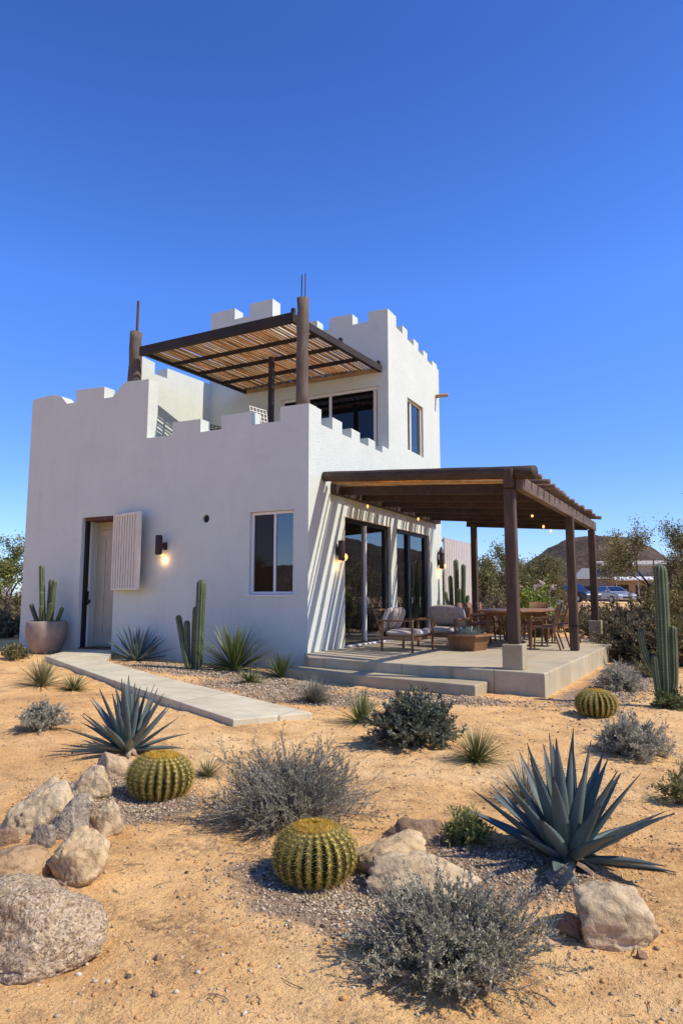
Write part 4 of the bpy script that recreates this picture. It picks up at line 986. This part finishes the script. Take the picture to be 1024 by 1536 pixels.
# wooden planter box used as a low table
t = thing('planter_box', 'square wooden planter with flared sides between the armchairs', 'planter', (2.48, 2.08, SLAB+.002), radians(-12))
mb = MB(); v = []
for z, hw in ((0, .235), (.275, .30)): v += [(-hw, -hw, z), (hw, -hw, z), (hw, hw, z), (-hw, hw, z)]
mb.add(v, [(0, 3, 2, 1), (0, 1, 5, 4), (1, 2, 6, 5), (2, 3, 7, 6), (3, 0, 4, 7)]).build('box', M['teak'], t, False, .006)
rim = MB()
for a in (-.31, .31): rim.box(a-.06, a+.06, -.37, .37, .276, .315); rim.box(-.25, .25, a-.06, a+.06, .277, .314)
rim.build('rim', M['teak'], t, False, .006); MB().box(-.24, .24, -.24, .24, .24, .27).build('soil', M['soil'], t)
for k in range(4):
    sx, sy = ((-1, -1), (1, -1), (1, 1), (-1, 1))[k]; MB().bar((sx*.235, sy*.235, .0), (sx*.30, sy*.30, .274), .035, .035).build('corner_post', M['teak'], t, False, .004)
blades('succulent', 'blue grey tufted plants filling the wooden planter', (2.46, 2.06), 420, .26, .012, LM['blue'], (.15, 1.5), .7, 'plant', z=SLAB+.27, base=.25)
# dining table and chairs
TX, TY = 2.95, 4.3
t = thing('dining_table', 'long oval wooden dining table under the pergola', 'table', (TX, TY, SLAB+.002), 0)
n = 40; top = [(.74*math.copysign(abs(cos(2*pi*i/n))**.8, cos(2*pi*i/n)), 1.6*math.copysign(abs(sin(2*pi*i/n))**.8, sin(2*pi*i/n))) for i in range(n)]
prism(top, .73, .77).build('table_top', M['teak'], t, False, .008)
for sx in (-.42, .42):
    for sy in (-.8, .8): MB().bar((sx*1.1, sy*1.1, 0), (sx, sy, .73), .07, .07, (0, 1, 0), .085, .085).build('leg', M['teak'], t, False, .008)
ap = MB(); ap.bar((-.42, -.8, .68), (-.42, .8, .68), .03, .09).bar((.42, -.8, .68), (.42, .8, .68), .03, .09).bar((-.42, -.8, .68), (.42, -.8, .68), .03, .09).bar((-.42, .8, .68), (.42, .8, .68), .03, .09); ap.build('apron', M['teak'], t)
def dining_chair(x, y, rz, label):
    t = thing('dining_chair', label, 'chair', (x, y, SLAB+.002), rz, 'chairs around the dining table')
    for sy in (-.23, .23):
        MB().bar((.24, sy*1.08, 0), (.20, sy, .62), .034, .034, (1, 0, 0)).build('leg', M['teak'], t, False, .005)
        MB().bar((-.34, sy*1.05, 0), (-.20, sy, .44), .038, .034, (1, 0, 0)).build('leg', M['teak'], t, False, .005)
        MB().bar((-.26, sy, .64), (.24, sy*1.04, .62), .045, .026).build('armrest', M['teak'], t, False, .006)
        MB().bar((-.20, sy, .43), (-.34, sy*.98, .90), .034, .034, (1, 0, 0)).build('back_post', M['teak'], t, False, .005)
    MB().bar((-.23, 0, .445), (.24, 0, .445), .46, .03).build('seat', M['leather'], t, False, .01)
    b = MB(); v = []; m = 8
    for z, xx in ((.50, -.222), (.91, -.345)):
        for k in range(m+1):
            yy = -.225+.45*k/m; v.append((xx-.045*(1-(yy/.225)**2), yy, z))
    for z, xx in ((.50, -.200), (.91, -.323)):
        for k in range(m+1):
            yy = -.225+.45*k/m; v.append((xx-.045*(1-(yy/.225)**2), yy, z))
    q = m+1; f = []
    for k in range(m): f += [(k, q+k, q+k+1, k+1), (2*q+k, 2*q+k+1, 3*q+k+1, 3*q+k), (k, k+1, 2*q+k+1, 2*q+k), (q+k, 3*q+k, 3*q+k+1, q+k+1)]
    b.add(v, f).build('backrest', M['leather'], t, True)
    for xx in (.21, -.21): MB().bar((xx, -.23, .40), (xx, .23, .40), .03, .05).build('seat_rail', M['teak'], t)
    return t
c0 = dining_chair(3.78, 2.98, pi+.05, 'wooden dining chair on the right of the table, nearest the mid post')
for x, y, rz, lab in [(3.82, 4.0, pi-.04, 'wooden dining chair on the right of the table, second from the front'), (3.82, 5.05, pi+.06, 'wooden dining chair on the right of the table, farthest back'),
    (2.12, 3.80, -.10, 'dark backed dining chair on the left of the table beside the planter'), (2.06, 4.62, .05, 'wooden dining chair on the left of the table, second from the front'), (2.08, 5.40, .04, 'wooden dining chair on the left of the table, farthest back'),
    (2.98, 6.15, -pi/2, 'wooden dining chair at the far end of the table')]:
    c = copy_tree(c0); c.location = (x, y, SLAB+.002); c.rotation_euler = (0, 0, rz); c['label'] = lab
t = thing('flower_pot', 'dark round pot on the patio behind the dining table', 'pot', (2.78, 7.08, SLAB+.002))
MB().lathe([(.17, 0), (.24, .18), (.26, .40), (.25, .44), (.22, .43), (.21, .38)], 24).build('body', M['black'], t, True); MB().lathe([(.21, .375), (.02, .385)], 16).build('soil', M['soil'], t)
s = shrub('flowering_shrub', 'bright green bush with pale blossoms in the dark pot behind the table', (2.78, 7.08), .58, .95, LM['lime'], 130, 7, 6500, .08, .034, .005, flowers=26); s.location.z = SLAB+.38
# terrace chair
def terrace_chair(label, x, y, rz, mat, bh=1.):
    t = thing('terrace_chair', label, 'chair', (x, y, FLOOR2+.014), rz)
    for sy in (-.25, .25):
        MB().bar((.24, sy, 0), (.24, sy, .66), .03, .03, (1, 0, 0)).build('leg', M['wood_x'], t); MB().bar((-.26, sy, 0), (-.24, sy, .66), .03, .03, (1, 0, 0)).build('leg', M['wood_x'], t)
        MB().bar((-.30, sy, .675), (.28, sy, .675), .05, .03).build('armrest', M['wood_x'], t)
    MB().bar((-.24, 0, .44), (.26, 0, .44), .5, .03).build('seat', M['wood_x'], t)
    b = MB()
    for k in range(6): yy = -.25+.1*k; b.bar((-.24, yy, .46), (-.24-.16*bh, yy, .46+.76*bh), .018, .018)
    for k in range(8): f = k/7; f *= bh; b.bar((-.245-.155*f, -.26, .5+.72*f), (-.245-.155*f, .26, .5+.72*f), .018, .018)
    b.build('backrest', mat, t); return t
terrace_chair('pale lattice backed chair on the upper terrace beside the thin dark post', -1.56, .98, radians(-12), M['cream'], .92)
terrace_chair('dark framed chair low behind the parapet near the left inner wall of the terrace', -2.78, .95, radians(-20), M['wood_x'], .55)

# ------------------------------------------------------------------ corrugated fence past the house
mb = MB(); v = []; n = 18; L = 3.05
for i in range(n*6+1):
    y = 7.86+L*i/(n*6); c = cos(2*pi*i/6); xx = .03+.032*max(-.6, min(.6, c))/.6
    v += [(xx, y, 0.0), (xx, y, 3.12+.01*i/100)]
mb.add(v, [(2*i, 2*i+2, 2*i+3, 2*i+1) for i in range(n*6)])
fence = thing('fence_panel', 'white corrugated metal panel past the far end of the house', 'fence', (0, 0, 0))
mb.build('corrugated_sheet', M['panel'], fence)
MB().box(-.06, .075, 10.92, 10.99, 0, 3.16).build('post', M['panel'], fence); MB().box(-.05, -.01, 7.86, 10.92, 3.0, 3.08).build('rail', M['panel'], fence)

# ------------------------------------------------------------------ trees and scrub beyond
def polar(px, d):
    az = radians(27.3)-math.atan((px-512)/1020.); return (CAM[0]-sin(az)*d, CAM[1]+cos(az)*d)
def tree(name, label, loc, H, S, leafmat, seed, n_leaf=6000, ll=.10, lw=.05, trunks=3, dens=1., group=None, droop=0.):
    r = random.Random(seed); x, y = loc; z = hpt(x, y); t = thing(name, label, 'tree', (x, y, z-.05), r.uniform(0, 6), group)
    mb = MB(); tips = []
    def grow(p, d, L, rad, dep):
        pts = [p]; m = 4; q = p
        for i in range(m):
            d = (d+Vector((r.gauss(0, .16), r.gauss(0, .16), r.gauss(.03, .12)))).normalized(); q = q+d*L/m; pts.append(q)
        mb.tube(pts, [rad*(1-.45*i/m) for i in range(m+1)], 6 if dep < 2 else 3, False)
        if dep >= 4: tips.append((pts[1], q, L)); return
        if dep >= 3: tips.append((pts[2], q, L*.8))
        for k in range(r.choice((2, 3, 3))):
            s = Vector((r.gauss(0, 1), r.gauss(0, 1), r.gauss(.1, .6))).normalized(); hz = S/H
            nd = (d*.75+Vector((s.x*hz, s.y*hz, s.z))*.85).normalized(); grow(pts[r.choice((2, 3, 4))], nd, L*r.uniform(.6, .85), rad*.55, dep+1)
    for k in range(trunks):
        a = 2*pi*k/trunks+r.uniform(-.5, .5); grow(Vector((cos(a)*.1, sin(a)*.1, 0)), Vector((cos(a)*.55*S/H, sin(a)*.55*S/H, 1)).normalized(), H*.36, H*.016, 0)
    mb.build('trunk', BARK, t, True)
    nt = len(tips); A = np.array([p[0][:] for p in tips]); B_ = np.array([p[1][:] for p in tips]); n = n_leaf
    sp = rng.integers(0, nt, n); keep = rng.uniform(.25, 1., nt)[sp]; u = rng.uniform(-.2, 1.15, n)[:, None]
    P = A[sp]*(1-u)+B_[sp]*u + rng.normal(0, H*.022, (n, 3))*(.5+keep[:, None])
    Dl = unit(rng.normal(size=(n, 3))+[0, 0, -droop]); V, F = leaf_quads(P, Dl, ll*rng.uniform(.6, 1.3, n), lw*rng.uniform(.7, 1.3, n)); np_mesh('crown', V, F, leafmat, t)
    return t
tree('mesquite_tree', 'feathery pale mesquite tree at the right edge behind the tall cactus', polar(1050, 19), 4.4, 3.3, LM['mesq'], 4, 56000, .054, .033, 5)
tree('mesquite_tree', 'green leafy tree at the left edge behind the house', polar(8, 27), 4.0, 3.4, LM['fresh'], 6, 20000, .085, .045, 4)
for i, (px, d, H, S) in enumerate([(742, 31, 4.1, 4.2), (775, 35, 4.3, 4.2), (818, 38, 2.2, 3.0), (705, 29, 3.6, 3.4)]):
    tree('olive_tree', ['feathery olive tree seen between the panel and the front post', 'tall olive tree directly behind the front post', 'lower olive tree right of the front post below the hill', 'olive tree rising just past the corrugated panel'][i], polar(px, d), H, S, LM['olive'], 20+i, 22000, .095, .052, 5)
SC = 'dry grey brown scrub growing on the open ground beyond the patio'
for i, (px, d, R, h) in enumerate([(905, 19, .9, 1.15), (938, 17, .9, 1.05), (972, 16, .8, 1.0), (1012, 15.5, .9, 1.15), (925, 24, 1.2, 1.15), (972, 23, 1.2, 1.35), (1015, 22, 1.4, 1.7), (742, 24, 1.0, 1.35), (772, 25, 1.0, 1.25), (815, 26, 1.1, 1.3), (848, 29, 1.3, 1.45), (872, 33, 1.2, .75), (905, 36, 1.3, .8), (945, 34, 1.4, .9), (722, 27, 1.1, 1.6), (1000, 30, 1.5, 2.0), (1045, 27, 1.8, 2.3), (1004, 18.5, .9, 2.0), (1040, 18, 1.2, 2.5)]):
    shrub('scrub_bush', SC, polar(px, d), R, h, LM['scrub'] if i % 3 else LM['olive'], 80, 6, 6500, .075, .034, .009, 'bush', 'scrub bushes beyond the patio')
SL = 'dark dry scrub on the flat ground left of the house'
for px, d, R, h in [(20, 23, .9, .8), (-8, 26, 1.3, 1.4), (34, 31, 1.4, 1.7), (8, 40, 2.2, 1.7), (-30, 34, 2.4, 2.)]:
    shrub('scrub_bush', SL, polar(px, d), R, h, LM['scrub'], 80, 6, 5000, .085, .036, .010, 'bush', 'scrub bushes left of the house')
# trees that stand right of and behind the camera: the glass doors mirror them
for i, (x, y, H) in enumerate([(15, 9, 4.2), (18, 17, 4.6), (13, 25, 4.4), (22, 27, 5.2), (17, 36, 5.0), (-17, -31, 5.0), (-24, -33, 5.5), (-11, -33, 4.6)]):
    tree('mesquite_tree', 'mesquite tree on the open desert outside the view', (x, y), H, H, LM['olive'], 50+i, 4500, .15, .075, 4, group='mesquite trees around the plot')

# ------------------------------------------------------------------ far house and cars
bx, by = polar(930, 92); bz = hpt(bx, by)-.3
fh = thing('far_house', 'low beige house with pale roofs and a white awning below the hill', 'house', (bx, by, bz), radians(14))
WALL = m_simple('far_wall', (.34, .28, .21), .9, .1, .5); WALL2 = m_simple('far_wall_grey', (.20, .19, .175), .9, .1, .5); ROOF = m_simple('far_roof', (.40, .345, .28), .9, .08, .5); ROOF2 = m_simple('far_roof_grey', (.22, .21, .20), .9, .08, .5)
MB().box(-2.0, 6.5, -2, 5, 0, 4.55).build('wall', WALL, fh); MB().box(-5.6, -2.003, -2.6, 4, 0, 3.0).build('wall', WALL2, fh)
r1 = MB(); r1.add([(-2.6, -2.7, 4.56), (7.1, -2.7, 4.56), (7.1, 5.6, 5.35), (-2.6, 5.6, 5.35), (-2.6, -2.7, 4.75), (7.1, -2.7, 4.75), (7.1, 5.6, 5.55), (-2.6, 5.6, 5.55)], [(0,3,2,1),(4,5,6,7),(0,1,5,4),(1,2,6,5),(2,3,7,6),(3,0,4,7)]).build('roof', ROOF, fh)
MB().add([(-6.2, -3.2, 3.0), (-1.9, -3.2, 3.0), (-1.9, 4.4, 3.0), (-6.2, 4.4, 3.0), (-4.6, .6, 4.45), (-2.2, .6, 4.45)], [(0, 3, 2, 1), (0, 1, 5, 4), (1, 2, 5), (2, 3, 4, 5), (3, 0, 4)]).build('roof', ROOF2, fh)
MB().add([(-1.6, -5.2, 2.75), (3.6, -5.2, 2.75), (3.6, -2.01, 3.2), (-1.6, -2.01, 3.2), (-1.6, -5.2, 2.88), (3.6, -5.2, 2.88), (3.6, -2.01, 3.33), (-1.6, -2.01, 3.33)], [(0,3,2,1),(4,5,6,7),(0,1,5,4),(1,2,6,5),(2,3,7,6),(3,0,4,7)]).build('awning', M['white'], fh)
for x in (-1.4, 1.0, 3.4): MB().box(x-.08, x+.08, -5.1, -4.94, 0, 2.76).build('awning_post', WALL, fh)
for x0, x1, z0, z1 in ((-1.2, .4, .1, 2.3), (1.2, 2.9, .9, 2.2), (4.2, 5.6, 1.0, 2.3), (-4.8, -3.6, .9, 2.1)):
    w = MB().box(x0, x1, -2.05 if x0 > -3 else -2.65, -1.9 if x0 > -3 else -2.5, z0, z1).build('window', M['black'], fh)
def car(label, loc, rz, paint, L=4.7, H=1.62, suv=True, k=1.):
    x, y = loc; t = thing('parked_car', label, 'car', (x, y, hpt(x, y)), rz); t.scale = (k, k, k); W = 1.86; hl = L/2
    side = [(-hl, .42), (-hl+.05, .98), (-hl+.18, 1.03), (hl-1.35, 1.0), (hl-.35, .86), (hl-.04, .68), (hl, .40), (hl-.1, .30), (-hl+.1, .30)]
    bm_ = link_mesh('body', ex(side, -W/2, W/2, 'y'), paint, t, False, .06)
    c0, c1 = (-hl+.12, hl-1.25); r0, r1 = (-hl+.32, hl-2.05) if suv else (-hl+1.0, hl-2.1); ins = .16
    v = [(c0, -W/2+.05, 1.0), (c1, -W/2+.05, 1.0), (c1, W/2-.05, 1.0), (c0, W/2-.05, 1.0), (r0, -W/2+ins+.05, H), (r1, -W/2+ins+.05, H), (r1, W/2-ins-.05, H), (r0, W/2-ins-.05, H)]
    MB().add(v, [(0,3,2,1),(4,5,6,7),(0,1,5,4),(1,2,6,5),(2,3,7,6),(3,0,4,7)]).build('cabin', paint, t, False, .04)
    def on(a, b, c, d, fx0, fx1, fz0, fz1, o):
        a, b, c, d = map(Vector, (a, b, c, d)); P = lambda u, w: (a.lerp(b, u)).lerp(d.lerp(c, u), w)+Vector(o)
        return [P(fx0, fz0), P(fx1, fz0), P(fx1, fz1), P(fx0, fz1)]
    for s, (i, j, kk, l), o in ((0, (0, 1, 5, 4), (0, -.012, .004)), (1, (2, 3, 7, 6), (0, .012, .004))):
        for f0, f1 in ((.06, .33), (.36, .62), (.65, .93)): MB().add(on(v[i], v[j], v[kk], v[l], f0, f1, .12, .88, o), [(0, 1, 2, 3)]).build('side_window', M['glass'], t)
    MB().add(on(v[1], v[2], v[6], v[5], .06, .94, .10, .92, (.012, 0, .008)), [(0, 1, 2, 3)]).build('windscreen', M['glass'], t)
    MB().add(on(v[3], v[0], v[4], v[7], .08, .92, .15, .88, (-.012, 0, .004)), [(0, 1, 2, 3)]).build('rear_window', M['glass'], t)
    for wx in (-hl+.92, hl-.95):
        for wy in (-W/2+.09, W/2-.09):
            w = MB().tube([(wx, wy-.11, .34), (wx, wy+.11, .34)], .34, 18).build('wheel', M['black'], t, False, .02)
            MB().tube([(wx, wy-.118, .34), (wx, wy+.118, .34)], .2, 14).build('rim', m_rim, w)
    for sy in (-1, 1):
        MB().box(hl-.16, hl+.015, sy*.66-.2, sy*.66+.2, .64, .76).build('headlight', M['white'], t, False, .02)
        MB().box(c1-.45, c1-.3, sy*(W/2+.09)-.08, sy*(W/2+.09)+.08, 1.02, 1.15).build('mirror', paint, t, False, .02)
    MB().box(hl-.06, hl+.02, -.42, .42, .46, .60).build('grille', M['black'], t)
m_rim = m_simple('alloy_rim', (.35, .35, .36), .35, .1, 5, metal=.8)
def m_paint(nm, c, metal=.3):
    t = NT(nm); t.base(c); t.set(.35, .5, metal); t.b.inputs['Coat Weight'].default_value = .7; t.b.inputs['Coat Roughness'].default_value = .05; return t.m
car('dark blue parked car behind the mid post of the pergola', polar(855, 63), radians(-33), m_paint('dark_blue_paint', (.012, .014, .018)))
car('silver parked car in front of the far house, right of the far post', polar(915, 66), radians(-52), m_paint('silver_paint', (.30, .31, .32), .4), 4.5, 1.5, False)

# ------------------------------------------------------------------ light, sky, camera
SUN_EL, SUN_AZ = 48., 8.      # azimuth from +x towards +y
sun = bpy.data.lights.new('sun', 'SUN'); sun.energy = 5.0; sun.angle = radians(.53); sun.color = (1., .93, .82)
so = bpy.data.objects.new('sun', sun); COL.objects.link(so)
dv = Vector((cos(radians(SUN_EL))*cos(radians(SUN_AZ)), cos(radians(SUN_EL))*sin(radians(SUN_AZ)), sin(radians(SUN_EL))))
so.rotation_euler = dv.to_track_quat('Z', 'Y').to_euler(); so.location = (20, 5, 25)
world = bpy.data.worlds.new('World'); scene.world = world; world.use_nodes = True
wn, wl = world.node_tree.nodes, world.node_tree.links
sky = wn.new('ShaderNodeTexSky'); sky.sky_type = 'NISHITA'; sky.sun_disc = False; sky.sun_elevation = radians(SUN_EL); sky.sun_rotation = radians(90-SUN_AZ)
sky.altitude = 700; sky.air_density = 1.0; sky.dust_density = .6; sky.ozone_density = 3.0
hsv = wn.new('ShaderNodeHueSaturation'); hsv.inputs['Saturation'].default_value = 1.15
bg = wn['Background']; bg.inputs['Strength'].default_value = .12
tint = wn.new('ShaderNodeMixRGB'); tint.blend_type = 'MULTIPLY'; tint.inputs[0].default_value = 1; tint.inputs[2].default_value = (.82, 1.07, 1.68, 1)
wl.new(sky.outputs[0], hsv.inputs['Color']); wl.new(hsv.outputs[0], tint.inputs[1]); wtc = wn.new('ShaderNodeTexCoord'); sxyz = wn.new('ShaderNodeSeparateXYZ'); hz = wn.new('ShaderNodeValToRGB'); hm = wn.new('ShaderNodeMixRGB'); hm.blend_type = 'MULTIPLY'; hm.inputs[0].default_value = 1
wl.new(wtc.outputs['Generated'], sxyz.inputs[0]); wl.new(sxyz.outputs[2], hz.inputs[0]); el_ = hz.color_ramp.elements
el_.new(.22); el_.new(.41)      # paler, hazier air low over the desert
for e_, (p_, c_) in zip(el_, [(0., (.92, .82, .72)), (.22, (.93, .83, .74)), (.41, (.99, .97, .96)), (.66, (.70, .70, .735))]): e_.position = p_; e_.color = (*c_, 1)
gain = wn.new('ShaderNodeMixRGB'); gain.blend_type = 'MULTIPLY'; gain.inputs[0].default_value = 1; gain.inputs[2].default_value = (1.42, 1.42, 1.42, 1)
wl.new(tint.outputs[0], hm.inputs[1]); wl.new(hz.outputs[0], hm.inputs[2]); wl.new(hm.outputs[0], gain.inputs[1]); wl.new(gain.outputs[0], bg.inputs['Color'])

cam = bpy.data.cameras.new('camera'); co = bpy.data.objects.new('camera', cam); COL.objects.link(co)
cam.sensor_fit = 'VERTICAL'; cam.sensor_height = 36; cam.sensor_width = 24; cam.lens = 1020/1536*36
cam.clip_start = .05; cam.clip_end = 6000
co.location = (CAM[0], CAM[1], 1.4); co.rotation_euler = (pi/2+radians(7.05), 0, radians(27.3))
scene.camera = co
scene.view_settings.view_transform = 'Standard'; scene.view_settings.look = 'None'; scene.view_settings.exposure = 0; scene.view_settings.gamma = 1
